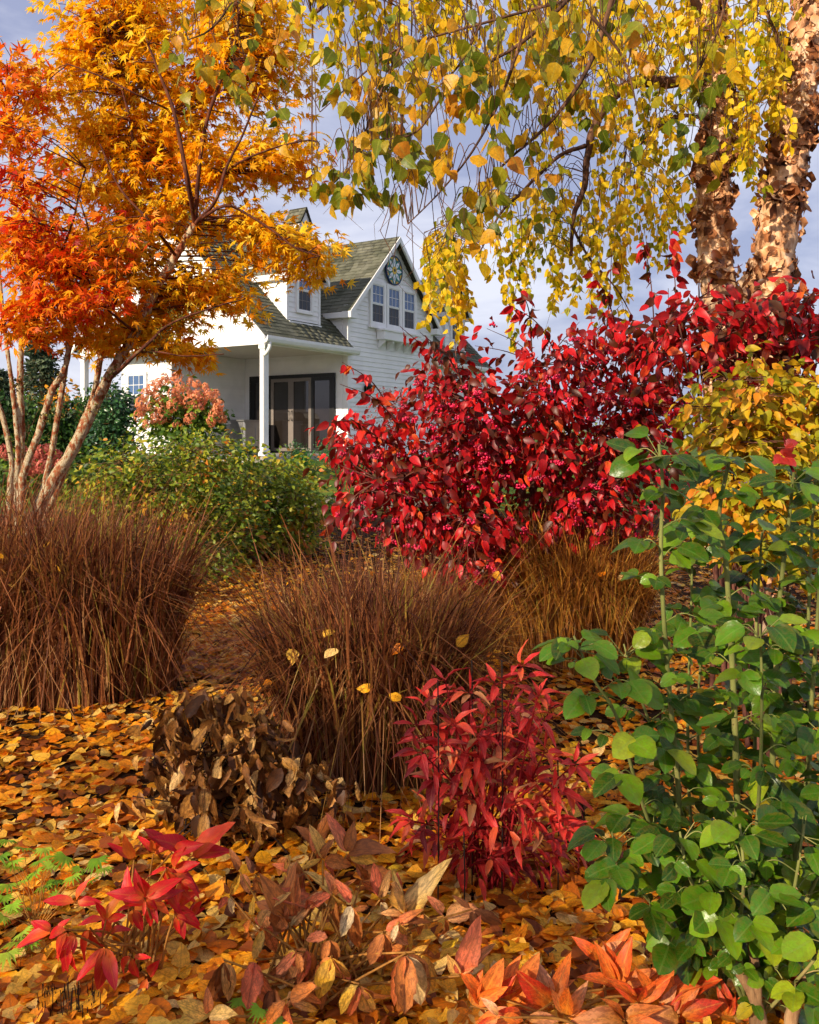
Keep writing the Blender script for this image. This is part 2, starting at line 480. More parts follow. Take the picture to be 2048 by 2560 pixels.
M['stone'] = plain_mat('edging_stone', (0.20, 0.17, 0.14, 1), 0.9, 0.2, var=0.25, bump=0.6, obj_var=0.4)

# ------------------------------------------------------------------ ground
def ground_mat():
    m, nt, N, L, b = new_mat('garden_ground')
    geo = N.new('ShaderNodeNewGeometry')
    sep = N.new('ShaderNodeSeparateXYZ'); L.new(geo.outputs['Position'], sep.inputs[0])
    n1 = N.new('ShaderNodeTexNoise'); n1.inputs['Scale'].default_value = 14; n1.inputs['Detail'].default_value = 8; n1.inputs['Roughness'].default_value = 0.7
    L.new(geo.outputs['Position'], n1.inputs['Vector'])
    soil = ramp(N, [(0.3, (0.010, 0.006, 0.004, 1)), (0.52, (0.045, 0.022, 0.010, 1)), (0.7, (0.13, 0.055, 0.016, 1))])
    L.new(n1.outputs['Fac'], soil.inputs['Fac'])
    n2 = N.new('ShaderNodeTexNoise'); n2.inputs['Scale'].default_value = 2.2; n2.inputs['Detail'].default_value = 6
    L.new(geo.outputs['Position'], n2.inputs['Vector'])
    lawn = ramp(N, [(0.35, (0.035, 0.075, 0.012, 1)), (0.6, (0.10, 0.15, 0.022, 1)), (0.75, (0.24, 0.17, 0.02, 1))])
    L.new(n2.outputs['Fac'], lawn.inputs['Fac'])
    wob = math_n(N, L, 'ADD', sep.outputs['Y'], math_n(N, L, 'MULTIPLY', n2.outputs['Fac'], 2.0))
    f = math_n(N, L, 'MULTIPLY', math_n(N, L, 'SUBTRACT', wob, 13.6), 2.0, True)
    L.new(mixc(N, L, f, soil.outputs['Color'], lawn.outputs['Color']), b.inputs['Base Color'])
    b.inputs['Roughness'].default_value = 0.95; b.inputs['Specular IOR Level'].default_value = 0.1
    bp = N.new('ShaderNodeBump'); bp.inputs['Strength'].default_value = 0.8; bp.inputs['Distance'].default_value = 0.03
    L.new(n1.outputs['Fac'], bp.inputs['Height']); L.new(bp.outputs['Normal'], b.inputs['Normal'])
    return m

M['ground'] = ground_mat()
gx = np.concatenate([[-700, -300, -120, -60, -30, -20], np.linspace(-14, 14, 57), [20, 30, 60, 120, 300, 700]])
gy = np.concatenate([[-300, -100, -40, -15, -6, -2], np.linspace(0, 30, 61), [36, 45, 60, 90, 150, 300, 700]])
GX, GY = np.meshgrid(gx, gy)
GV = np.stack([GX, GY, ground_z(GX, GY)], -1).reshape(-1, 3)
nx = len(gx)
ii, jj = np.meshgrid(np.arange(len(gy) - 1), np.arange(nx - 1), indexing='ij')
GF = np.stack([ii * nx + jj, ii * nx + jj + 1, (ii + 1) * nx + jj + 1, (ii + 1) * nx + jj], -1).reshape(-1, 4)
ground = link('ground', to_mesh('ground', GV, GF, M['ground'], None, True))
tag(ground, kind='structure')

# ------------------------------------------------------------------ the house: local x along the gable front (to the right and away), local y to the left and away
HA = math.atan2(0.848, 0.53)
HZ = 1.14
house = empty('house', (-3.39, 20.5, HZ), 'white clapboard house with grey shingle roof, gables, dormers and corner porch', 'house', rz=HA)

def board(parent, axis, plane, out, u0b, u1b, u0t, u1t, z0, z1, mat=None):
    """one lapped siding board on a wall plane; out = -1 or +1 side it faces"""
    tb, tt = 0.024 * out, 0.006 * out
    pts = []
    for (u, w, z) in ((u0b, 0, z0), (u1b, 0, z0), (u1b, tb, z0), (u0b, tb, z0), (u0t, 0, z1), (u1t, 0, z1), (u1t, tt, z1), (u0t, tt, z1)):
        pts.append((u, plane + w, z) if axis == 'a' else (plane + w, u, z))
    return MB().hexa(pts).build('siding_board', mat or M['siding'], parent)

EXPO = 0.125
def clad(parent, axis, plane, out, lo, hi, z0, z1, mat=None):
    """lo(z), hi(z): extent of the wall at a height"""
    z = z0
    while z < z1 - 0.01:
        zt = min(z + EXPO, z1)
        a0, a1, b0, b1 = lo(z), hi(z), lo(zt), hi(zt)
        if a1 - a0 > 0.03:
            b1 = max(b1, b0 + 0.005)
            board(parent, axis, plane, out, a0, a1, b0, b1, z, zt + 0.012, mat)
        z = zt

def wall_slab(name, verts, faces, parent, mat='siding'):
    return MB().add(verts, faces).build(name, M[mat], parent)

def prism_wall(name, axis, p0, p1, poly, parent, mat='siding'):
    """wall with outline poly [(u,z)] between planes p0 and p1"""
    n = len(poly)
    V = [((u, p0, z) if axis == 'a' else (p0, u, z)) for u, z in poly] + [((u, p1, z) if axis == 'a' else (p1, u, z)) for u, z in poly]
    F = [tuple(range(n))[::-1], tuple(range(n, 2 * n))] + [(i, (i + 1) % n, n + (i + 1) % n, n + i) for i in range(n)]
    return MB().add(V, F).build(name, M[mat], parent)

A0, A1 = 3.28, 7.69            # cross gable wing along the front
ACX = (A0 + A1) / 2
EAVE, KNEE, APEX = 3.0, 3.94, 6.14
RB = 3.3                       # main ridge
RZ = EAVE + RB

def roof_slope(name, p_eave0, p_eave1, p_top0, p_top1, parent, rows, cols_w, n_obj, thick=0.05):
    """sloped deck with lapped shingles; corners given in house coordinates"""
    e0, e1, t0, t1 = (np.array(p, float) for p in (p_eave0, p_eave1, p_top0, p_top1))
    nrm = norm(np.cross(e1 - e0, t0 - e0))
    if nrm[2] < 0: nrm = -nrm
    dn = -nrm * thick
    o = MB().hexa([e0 + dn, e1 + dn, t1 + dn, t0 + dn, e0, e1, t1, t0]).build(name, M['deck'], parent)
    R = Matrix.Rotation(HA, 4, 'Z')
    me_cache = {}
    along = norm(e1 - e0)
    items = []
    for r in range(rows):
        f0, f1 = r / rows, (r + 1.25) / rows
        w0, w1 = e0 + (t0 - e0) * f0, e1 + (t1 - e1) * f0
        length = np.linalg.norm(w1 - w0)
        x = -random.random() * cols_w
        while x < length:
            w = cols_w * random.uniform(0.6, 1.25)
            xa, xb = max(0, x), min(length, x + w - 0.006)
            if xb - xa > 0.03:
                items.append((r, xa, xb))
            x += w
    VV, FF, n = [], [], 0
    up = (t0 - e0) / rows
    objs = []
    for r, xa, xb in items:
        base = e0 + (t0 - e0) * (r / rows)
        base = base + ((e0 + (t0 - e0) * (r / rows)) - base)
        q0, q1 = base + along * xa, base + along * xb
        h = random.uniform(0.010, 0.022)
        lo_ = up * random.uniform(-0.10, 0.02)
        pts = [q0 + lo_ + nrm * 0.002, q1 + lo_ + nrm * 0.002, q1 + up * 1.02 + nrm * 0.001, q0 + up * 1.02 + nrm * 0.001,
               q0 + lo_ + nrm * h, q1 + lo_ + nrm * h, q1 + up * 1.02 + nrm * 0.004, q0 + up * 1.02 + nrm * 0.004]
        objs.append(pts)
    # nearest to the viewer first
    objs.sort(key=lambda p: p[0][0] * 0.848 + p[0][1] * 0.53)
    for k, pts in enumerate(objs):
        if k < n_obj:
            MB().hexa(pts).build('shingle', M['shingle'], o)
        else:
            VV.append(np.array(pts)); FF.append(np.array([(0, 3, 2, 1), (4, 5, 6, 7), (0, 1, 5, 4), (1, 2, 6, 5), (2, 3, 7, 6), (3, 0, 4, 7)]) + n); n += 8
    if VV:
        s = link('shingles', to_mesh('shingles', np.vstack(VV), np.vstack(FF), M['shingle']), o)
        s['kind'] = 'stuff'
    return o

def window(parent, axis, plane, out, u0, u1, z0, z1, cols=3, casing=0.07):
    """double-hung window proud of the wall: frame, two sashes, panes and glazing bars"""
    def B(mb, ua, ub, d0, d1, za, zb):
        d0, d1 = sorted((plane + out * d0, plane + out * d1))
        return mb.box(ua, ub, d0, d1, za, zb) if axis == 'a' else mb.box(d0, d1, ua, ub, za, zb)
    fr = MB()
    B(fr, u0 - casing, u0, 0.0, 0.07, z0 - casing, z1 + casing); B(fr, u1, u1 + casing, 0.0, 0.07, z0 - casing, z1 + casing)
    B(fr, u0, u1, 0.0, 0.07, z1, z1 + casing); B(fr, u0, u1, 0.0, 0.07, z0 - casing, z0)
    w = fr.build('window', M['trim'], parent)
    zm = (z0 + z1) / 2
    for k, (za, zb, mat) in enumerate(((zm, z1, 'pane'), (z0, zm, 'screen'))):
        d = 0.046 if k == 0 else 0.036
        B(MB(), u0 + 0.003, u1 - 0.003, 0.025, d - 0.006, za + 0.002, zb - 0.002).build('pane', M[mat], w)
        s = MB()
        e = 0.028
        B(s, u0 + 0.002, u0 + e, 0.03, d + 0.012, za, zb); B(s, u1 - e, u1 - 0.002, 0.03, d + 0.012, za, zb)
        B(s, u0 + e, u1 - e, 0.03, d + 0.012, zb - e, zb - 0.001); B(s, u0 + e, u1 - e, 0.03, d + 0.012, za + 0.001, za + e)
        s.build('sash', M['trim'], w)
        g = MB()
        for c in range(1, cols):
            u = u0 + (u1 - u0) * c / cols
            B(g, u - 0.007, u + 0.007, 0.03, d + 0.002, za + e, zb - e)
        B(g, u0 + e, u1 - e, 0.03, d + 0.004, (za + zb) / 2 - 0.007, (za + zb) / 2 + 0.007)
        g.build('glazing_bar', M['trim' if k == 0 else 'doorstile'], w)
    return w

# walls of the wing
gw = prism_wall('gable_wall', 'a', 0.0, 0.14, [(A0, -0.3), (A1, -0.3), (A1, KNEE), (ACX, APEX - 0.06), (A0, KNEE)], house)
half = (A1 - A0) / 2
gl = lambda z: A0 + 0.1 if z < KNEE else A0 + (z - KNEE) / (APEX - KNEE) * half + 0.02
gh = lambda z: A1 - 0.1 if z < KNEE else A1 - (z - KNEE) / (APEX - KNEE) * half - 0.02
clad(gw, 'a', 0.0, -1, gl, gh, -0.25, APEX - 0.15)
for u in (A0, A1 - 0.1):
    MB().box(u - 0.012 if u == A0 else u, u + 0.1 if u == A0 else u + 0.112, -0.034, 0.12, -0.3, KNEE).build('corner_board', M['trim'], gw)
sw = prism_wall('side_wall', 'b', A0, A0 + 0.12, [(0.14, -0.05), (3.6, -0.05), (3.6, KNEE), (0.14, KNEE)], house)
clad(sw, 'b', A0, -1, lambda z: 0.14, lambda z: 3.58, 0.02, KNEE - 0.02)
prism_wall('side_wall', 'b', A1 - 0.12, A1, [(0.14, -0.05), (3.3, -0.05), (3.3, KNEE), (0.14, KNEE)], house)

# main gable end above the porch
ge = prism_wall('gable_end_wall', 'b', 0.0, 0.12, [(-0.02, 2.68), (6.62, 2.68), (6.62, 2.95), (RB, RZ - 0.08), (-0.02, 2.95)], house)
el = lambda z: -0.0 + max(0, z - EAVE) + 0.02
eh = lambda z: 6.6 - max(0, z - EAVE) - 0.02
clad(ge, 'b', 0.0, -1, el, eh, 2.82, RZ - 0.2)
MB().box(-0.04, 0.02, -0.08, 6.68, 2.60, 2.82).build('frieze_board', M['trim'], ge)
# porch and ground-floor walls
bw = prism_wall('porch_back_wall', 'a', 3.6, 3.72, [(0.5, -0.05), (A0, -0.05), (A0, 2.7), (0.5, 2.7)], house)
clad(bw, 'a', 3.6, -1, lambda z: 0.5, lambda z: A0 - 0.02, 0.02, 2.66)
lw = prism_wall('end_wall', 'b', 0.5, 0.62, [(3.6, -0.2), (5.5, -0.2), (5.5, 2.7), (3.6, 2.7)], house)
clad(lw, 'b', 0.5, -1, lambda z: 3.62, lambda z: 5.5, -0.15, 2.66)
MB().box(0.465, 0.58, 3.565, 3.64, -0.2, 2.68).build('corner_board', M['trim'], lw)
window(lw, 'b', 0.49, -1, 4.55, 5.2, 1.0, 2.1)
MB().box(-0.02, A0 + 0.02, -0.02, 6.6, 2.66, 2.72).build('porch_ceiling', M['soffit'], house)
MB().box(0.10, A0 - 0.02, -0.06, 0.10, 2.60, 2.84).build('porch_beam', M['trim'], house)
MB().box(A1, 11.2, -0.02, 0.1, -0.3, 2.9).build('front_wall', M['siding'], house)
MB().box(11.1, 11.22, 0.1, 6.5, -0.3, 3.0).build('far_wall', M['siding'], house)
MB().box(5.0, 11.2, 6.4, 6.5, -0.3, 3.0).build('rear_wall', M['siding'], house)
def post(b):
    p = MB().box(0.0, 0.15, b - 0.075, b + 0.075, -0.02, 2.62).build('porch_post', M['trim'], house, bevel=0.01)
    MB().box(-0.02, 0.17, b - 0.095, b + 0.095, -0.02, 0.14).build('post_base', M['trim'], p)
    MB().box(-0.02, 0.17, b - 0.095, b + 0.095, 2.50, 2.60).build('post_cap', M['trim'], p)
post(0.06); post(6.5)

# roofs
OH = 0.22
roof_slope('main_roof', (-OH, -OH, EAVE - OH), (A0 - 0.01, -OH, EAVE - OH), (-OH, RB, RZ), (A0 - 0.01, RB, RZ), house, 36, 0.3, 110)
roof_slope('main_roof', (A0, 0.3, EAVE + 0.3), (A1, 0.3, EAVE + 0.3), (A0, RB, RZ), (A1, RB, RZ), house, 30, 0.3, 0)
roof_slope('main_roof', (A1 + 0.01, -OH, EAVE - OH), (11.4, -OH, EAVE - OH), (A1 + 0.01, RB, RZ), (11.4, RB, RZ), house, 36, 0.3, 40)
roof_slope('main_roof', (11.4, 2 * RB + OH, EAVE - OH), (-OH, 2 * RB + OH, EAVE - OH), (11.4, RB, RZ), (-OH, RB, RZ), house, 20, 0.6, 0)
for b0, b1, z0, z1 in ((-OH, RB, EAVE - OH, RZ), (2 * RB + OH, RB, EAVE - OH, RZ)):
    MB().hexa([(-OH - 0.02, b0, z0 - 0.24), (-OH + 0.03, b0, z0 - 0.24), (-OH + 0.03, b1, z1 - 0.24), (-OH - 0.02, b1, z1 - 0.24),
               (-OH - 0.02, b0, z0 - 0.012), (-OH + 0.03, b0, z0 - 0.012), (-OH + 0.03, b1, z1 - 0.012), (-OH - 0.02, b1, z1 - 0.012)]).build('rake_board', M['trim'], house)
gut = MB()
prof = [(-0.20, 2.74), (-0.20, 2.62), (-0.26, 2.60), (-0.31, 2.63), (-0.335, 2.70), (-0.335, 2.77), (-0.315, 2.77), (-0.30, 2.70), (-0.22, 2.66)]
for x0, x1 in ((-OH - 0.03, A0 + 0.16), (A1 + 0.05, 11.4)):
    n = len(prof)
    g = MB().add([(x0, b, z) for b, z in prof] + [(x1, b, z) for b, z in prof],
                 [tuple(range(n)), tuple(range(n, 2 * n))[::-1]] + [(i, n + i, n + (i + 1) % n, (i + 1) % n) for i in range(n)])
    g.build('gutter', M['trim'], house)
MB().box(-OH, A0 - 0.02, -0.198, -0.17, 2.58, 2.80).build('fascia', M['trim'], house)
MB().box(-OH + 0.03, A0 - 0.02, -0.17, -0.06, 2.58, 2.60).build('eave_soffit', M['trim'], house)
dp = spline([(-0.12, -0.27, 2.62), (-0.12, -0.27, 2.50), (-0.12, -0.20, 2.40), (-0.11, -0.10, 2.32), (-0.10, -0.06, 2.22), (-0.10, -0.06, 1.2), (-0.10, -0.06, 0.02)], 5)
MB().tube(dp, 0.042, 8).build('downspout', M['trim'], house, True)

def gable_roof(a0, a1, z_e, b0, b1, rise, parent, n_obj, rows, oh=0.16, boh=0.2):
    c = (a0 + a1) / 2
    k = rise / (c - a0)
    top = z_e + rise
    lo0 = (a0 - oh, z_e - oh * k); lo1 = (a1 + oh, z_e - oh * k)
    L_ = roof_slope('gable_roof', (lo0[0], b1, lo0[1]), (lo0[0], b0 - boh, lo0[1]), (c, b1, top), (c, b0 - boh, top), parent, rows, 0.3, n_obj)
    R_ = roof_slope('gable_roof', (lo1[0], b0 - boh, lo1[1]), (lo1[0], b1, lo1[1]), (c, b0 - boh, top), (c, b1, top), parent, rows, 0.3, 0)
    d = 0.17
    for (xa, za) in (lo0, lo1):
        MB().hexa([(xa, b0 - boh - 0.03, za - d), (c, b0 - boh - 0.03, top - d), (c, b0 - boh + 0.02, top - d), (xa, b0 - boh + 0.02, za - d),
                   (xa, b0 - boh - 0.03, za - 0.008), (c, b0 - boh - 0.03, top - 0.008), (c, b0 - boh + 0.02, top - 0.008), (xa, b0 - boh + 0.02, za - 0.008)]).build('rake_board', M['trim'], parent)
    for xa, s in ((a0 - oh, 1), (a1 + oh, -1)):
        za = z_e - oh * k
        MB().box(min(xa, xa + s * 0.03), max(xa, xa + s * 0.03), b0 - boh + 0.025, b1, za - 0.16, za - 0.01).build('fascia', M['trim'], parent)
        MB().box(min(xa + s * 0.035, xa + s * oh), max(xa + s * 0.035, xa + s * oh), b0 - boh + 0.03, b1, za - 0.16, za - 0.13).build('eave_soffit', M['trim'], parent)

gable_roof(A0, A1, KNEE, 0.0, 3.2, APEX - KNEE, house, 110, 22, 0.2, 0.24)
MB().box(A0 - 0.21, A0 + 0.12, -0.26, 0.02, KNEE - 0.37, KNEE - 0.20).build('cornice_return', M['trim'], house)
MB().box(A1 - 0.12, A1 + 0.21, -0.26, 0.02, KNEE - 0.37, KNEE - 0.20).build('cornice_return', M['trim'], house)

def dormer(a0, a1, n_obj):
    b0, zb, zt, rise = 0.36, 3.30, 4.72, 1.0
    c = (a0 + a1) / 2
    f = prism_wall('dormer_wall', 'a', b0, b0 + 0.08, [(a0, zb - 0.1), (a1, zb - 0.1), (a1, zt), (c, zt + rise - 0.05), (a0, zt)], house)
    clad(f, 'a', b0, -1, lambda z: a0 + 0.05 + max(0, z - zt) * 0.66, lambda z: a1 - 0.05 - max(0, z - zt) * 0.66, zb, zt + rise - 0.12)
    for u in (a0, a1):
        MB().box(u - 0.012, u + 0.07, b0 - 0.034, b0 + 0.06, zb - 0.1, zt).build('corner_board', M['trim'], f) if u == a0 else MB().box(u - 0.07, u + 0.012, b0 - 0.034, b0 + 0.06, zb - 0.1, zt).build('corner_board', M['trim'], f)
    s = prism_wall('dormer_side', 'b', a0, a0 + 0.08, [(b0 + 0.08, zb), (2.0, zb), (2.0, zt), (b0 + 0.08, zt)], house)
    clad(s, 'b', a0, -1, lambda z: b0 + 0.06, lambda z: min(2.0, z - EAVE + 0.15), zb, zt)
    prism_wall('dormer_side', 'b', a1 - 0.08, a1, [(b0 + 0.08, zb), (2.0, zb), (2.0, zt), (b0 + 0.08, zt)], house)
    gable_roof(a0, a1, zt, b0, 2.75, rise, house, n_obj, 9, 0.16, 0.2)
    window(f, 'a', b0 - 0.012, -1, c - 0.26, c + 0.26, 3.62, 4.66)
    MB().box(a0 + 0.02, a1 - 0.02, b0 - 0.10, b0 + 0.0, zb - 0.03, zb + 0.01).build('flashing', M['trim'], f)
dormer(1.22, 2.55, 60)
dormer(9.1, 10.4, 0)

# cupola on the ridge
cu = MB().box(5.05, 5.50, 3.05, 3.5, 6.1, 6.95).build('cupola', M['siding'], house)
roof_slope('cupola_roof', (4.98, 3.6, 6.88), (4.98, 2.95, 6.88), (5.275, 3.6, 7.38), (5.275, 2.95, 7.38), cu, 4, 0.2, 0)
roof_slope('cupola_roof', (5.57, 2.95, 6.88), (5.57, 3.6, 6.88), (5.275, 2.95, 7.38), (5.275, 3.6, 7.38), cu, 4, 0.2, 0)
prism_wall('cupola_gable', 'a', 3.0, 3.54, [(5.05, 6.92), (5.5, 6.92), (5.275, 7.31)], cu)

# triple window and its box
for u in (4.36, 5.18, 6.00):
    window(gw, 'a', -0.012, -1, u, u + 0.58, 3.60, 4.66, casing=0.1)
MB().box(4.22, 6.72, -0.12, -0.03, 3.44, 3.497).build('window_sill', M['trim'], gw)
wb = MB().box(4.62, 6.56, -0.30, -0.03, 3.14, 3.40).build('window_box', M['trim'], house, bevel=0.008)
MB().box(4.58, 6.60, -0.33, -0.028, 3.38, 3.43).build('box_rim', M['trim'], wb)
for k in range(5):
    u = 4.70 + k * 0.44
    MB().add([(u, -0.028, 3.14), (u, -0.26, 3.138), (u, -0.24, 3.06), (u, -0.06, 2.90), (u, -0.028, 2.90), (u + 0.05, -0.028, 3.14), (u + 0.05, -0.26, 3.138), (u + 0.05, -0.24, 3.06), (u + 0.05, -0.06, 2.90), (u + 0.05, -0.028, 2.90)],
             [(0, 1, 2, 3, 4), (9, 8, 7, 6, 5), (0, 5, 6, 1), (1, 6, 7, 2), (2, 7, 8, 3), (3, 8, 9, 4), (4, 9, 5, 0)]).build('bracket', M['trim'], wb)

# patio doors on the wing's side wall
dz = 2.15
pd = MB().box(A0 - 0.09, A0 - 0.026, 0.36, 3.36, 0.0, 0.05).box(A0 - 0.09, A0 - 0.026, 0.36, 3.36, dz - 0.1, dz).box(A0 - 0.09, A0 - 0.026, 0.36, 0.44, 0.05, dz - 0.1).box(A0 - 0.09, A0 - 0.026, 3.28, 3.36, 0.05, dz - 0.1).build('patio_door', M['black'], house)
for k in range(4):
    b0 = 0.44 + k * 0.71
    MB().box(A0 - 0.05, A0 - 0.03, b0 + 0.09, b0 + 0.62, 0.14, dz - 0.19).build('door_pane', M['doorglass'], pd)
    s = MB().box(A0 - 0.075, A0 - 0.028, b0, b0 + 0.09, 0.05, dz - 0.1).box(A0 - 0.075, A0 - 0.028, b0 + 0.62, b0 + 0.71, 0.05, dz - 0.1).box(A0 - 0.075, A0 - 0.028, b0 + 0.09, b0 + 0.62, 0.05, 0.14).box(A0 - 0.075, A0 - 0.028, b0 + 0.09, b0 + 0.62, dz - 0.19, dz - 0.1)
    s.build('door_panel', M['black' if k in (0, 3) else 'doorstile'], pd)
for b in (1.80, 1.92):
    MB().tube(spline([(A0 - 0.08, b, 0.88), (A0 - 0.13, b, 0.92), (A0 - 0.13, b, 1.12), (A0 - 0.08, b, 1.16)], 4), 0.012, 6).build('door_handle', M['black'], pd, True)

patio = MB().box(-0.7, A0, -0.6, 7.2, -0.35, -0.005).build('patio', M['concrete'], None)
patio.location = house.location; patio.rotation_euler = (0, 0, HA)
tag(patio, kind='structure')

def hpt(a, b, z):
    c, s = math.cos(HA), math.sin(HA)
    return (house.location.x + a * c - b * s, house.location.y + a * s + b * c, HZ + z)

# painted round sign in the gable
M['sign_blue'] = plain_mat('sign_navy', lin(24, 48, 92), 0.5, var=0.04)
M['sign_teal'] = plain_mat('sign_teal', lin(18, 118, 116), 0.5, var=0.06)
M['sign_gold'] = plain_mat('sign_gold', lin(222, 184, 66), 0.5, var=0.06)
M['sign_white'] = plain_mat('sign_white', lin(232, 236, 240), 0.5, var=0.03)
M['sign_pale'] = plain_mat('sign_pale_blue', lin(120, 160, 205), 0.5, var=0.03)
sg = empty('round_sign', hpt(5.42, -0.07, 5.18), 'round painted wooden sign with eight white petals on teal in the gable', 'sign', rz=HA)
def disc(r, d, n=40, r_in=0):
    V, F = [], []
    a = np.linspace(0, 2 * np.pi, n, endpoint=False)
    if r_in == 0:
        V = [(r * math.cos(t), 0.0, r * math.sin(t)) for t in a] + [(r * math.cos(t), -d, r * math.sin(t)) for t in a]
        F = [tuple(range(n))[::-1], tuple(range(n, 2 * n))] + [(i, (i + 1) % n, n + (i + 1) % n, n + i) for i in range(n)]
    else:
        for (rr, dd) in ((r, 0), (r, -d), (r_in, -d), (r_in, 0)):
            V += [(rr * math.cos(t), dd, rr * math.sin(t)) for t in a]
        F = [(k * n + i, k * n + (i + 1) % n, ((k + 1) % 4) * n + (i + 1) % n, ((k + 1) % 4) * n + i) for k in range(4) for i in range(n)]
    return MB().add(V, F)
disc(0.40, 0.030).build('sign_board', M['sign_teal'], sg)
disc(0.425, 0.044, r_in=0.39).build('sign_rim', M['sign_blue'], sg)
def flat_poly(pts, d0, d1):
    n = len(pts)
    return MB().add([(x, -d0, z) for x, z in pts] + [(x, -d1, z) for x, z in pts], [tuple(range(n))[::-1], tuple(range(n, 2 * n))] + [(i, (i + 1) % n, n + (i + 1) % n, n + i) for i in range(n)])
for k in range(8):
    t = math.pi / 2 + k * math.pi / 4
    rot = lambda r, w: (r * math.cos(t) - w * math.sin(t), r * math.sin(t) + w * math.cos(t))
    flat_poly([rot(*p) for p in ((0.08, 0), (0.14, -0.04), (0.22, -0.056), (0.30, -0.04), (0.385, 0), (0.30, 0.04), (0.22, 0.056), (0.14, 0.04))], 0.031, 0.037).build('petal', M['sign_white'], sg)
    flat_poly([rot(*p) for p in ((0.19, 0), (0.225, -0.016), (0.26, 0), (0.225, 0.016))], 0.038, 0.041).build('petal_mark', M['sign_pale'], sg)
    t = math.pi / 2 + (k + 0.5) * math.pi / 4
    flat_poly([rot(*p) for p in ((0.315, 0), (0.345, -0.04), (0.375, -0.085), (0.384, -0.03), (0.384, 0.03), (0.375, 0.085), (0.345, 0.04))], 0.031, 0.034).build('corner_mark', M['sign_gold'], sg)
disc(0.11, 0.046).build('sign_centre', M['sign_gold'], sg)
disc(0.045, 0.052).build('sign_eye', M['black'], sg)

# wall lantern
ln = empty('wall_lantern', hpt(4.08, -0.14, 1.5), 'black coach lantern on the gable wall above the red shrub', 'lantern', rz=HA)
MB().box(-0.05, 0.05, 0.085, 0.115, 0.02, 0.30).build('back_plate', M['black'], ln)
MB().tube(spline([(0, 0.085, 0.18), (0, 0.03, 0.02), (0, 0, 0.04)], 4), 0.012, 6).build('arm', M['black'], ln, True)
MB().lathe([(0.06, 0.05), (0.085, 0.30), (0.08, 0.305)], 6).build('lantern_glass', M['doorglass'], ln)
MB().lathe([(0.13, 0.30), (0.12, 0.33), (0.06, 0.38), (0.045, 0.42), (0.05, 0.44), (0.02, 0.47), (0.014, 0.55), (0.004, 0.57)], 12).build('lantern_cap', M['black'], ln, True)

# grill and cabinet on the porch
gr = empty('gas_grill', hpt(1.35, 3.05, 0.0), 'stainless gas grill with dark hood on the porch', 'grill', rz=HA)
MB().box(-0.55, 0.15, -0.28, 0.28, 0.06, 0.78).build('grill_cabinet', M['steel'], gr, bevel=0.01)
MB().box(-0.53, -0.21, -0.30, -0.282, 0.12, 0.72).box(-0.19, 0.13, -0.30, -0.282, 0.12, 0.72).build('cabinet_door', M['steel'], gr, bevel=0.005)
hp_ = [(-0.28, 0.84), (-0.29, 1.0), (-0.2, 1.14), (0.0, 1.2), (0.2, 1.14), (0.28, 0.98), (0.28, 0.84)]
n = len(hp_)
MB().add([(-0.54, b, z) for b, z in hp_] + [(0.14, b, z) for b, z in hp_], [tuple(range(n)), tuple(range(n, 2 * n))[::-1]] + [(i, n + i, n + (i + 1) % n, (i + 1) % n) for i in range(n)]).build('grill_hood', M['black'], gr)
MB().box(-0.56, 0.16, -0.31, 0.28, 0.785, 0.835).build('control_panel', M['steel'], gr)
MB().tube([(-0.45, -0.34, 1.0), (0.05, -0.34, 1.0)], 0.014, 6).build('hood_handle', M['steel'], gr)
MB().box(0.17, 0.5, -0.26, 0.26, 0.79, 0.83).build('side_shelf', M['steel'], gr)
for x in (-0.5, 0.1):
    for y in (-0.22, 0.22): MB().lathe([(0.03, 0.0), (0.03, 0.06)], 8, (x, y, 0)).build('caster', M['black'], gr)
sc_ = empty('steel_cabinet', hpt(2.45, 2.75, 0.0), 'stainless steel serving cabinet beside the patio doors', 'cabinet', rz=HA)
MB().box(-0.42, 0.42, -0.26, 0.26, 0.05, 0.86).build('cabinet_body', M['steel'], sc_, bevel=0.012)
for x in (-0.21, 0.21): MB().box(x - 0.19, x + 0.19, -0.28, -0.262, 0.1, 0.8).build('cabinet_door', M['steel'], sc_, bevel=0.004)
MB().box(-0.46, 0.46, -0.29, 0.29, 0.863, 0.90).build('worktop', M['steel'], sc_)
for x in (-0.37, 0.37):
    for y in (-0.2, 0.2): MB().lathe([(0.025, 0.0), (0.025, 0.05)], 8, (x, y, 0)).build('foot', M['black'], sc_)

# stones that edge the lawn
for k in range(11):
    x = 700 + k * 42 + random.uniform(-8, 8)
    Y = 13.1 + random.uniform(-0.1, 0.1)
    p = px(x, 1250, Y)
    z = float(ground_z(p[0], Y))
    r = random.uniform(0.13, 0.2)
    mb = MB().lathe([(r * 0.8, -0.05), (r * 1.05, 0.02), (r, 0.09), (r * 0.7, 0.14), (r * 0.2, 0.16)], 8)
    mb.V = [(vx * random.uniform(0.9, 1.2), vy * random.uniform(0.7, 0.95), vz * random.uniform(0.9, 1.15)) for vx, vy, vz in mb.V]
    o = mb.build('edging_stone', M['stone'], None, True)
    o.location = (p[0], Y, z)
    tag(o, ['leftmost', 'second', 'third', 'fourth', 'fifth', 'middle', 'seventh', 'eighth', 'ninth', 'tenth', 'rightmost'][k] + ' from the left of the grey-brown stones edging the lawn behind the shrubs' if 0 < k < 10 and k != 5 else ['leftmost', '', '', '', '', 'middle', '', '', '', '', 'rightmost'][k] + ' of the grey-brown stones edging the lawn behind the shrubs', 'stone', 'stones edging the lawn')

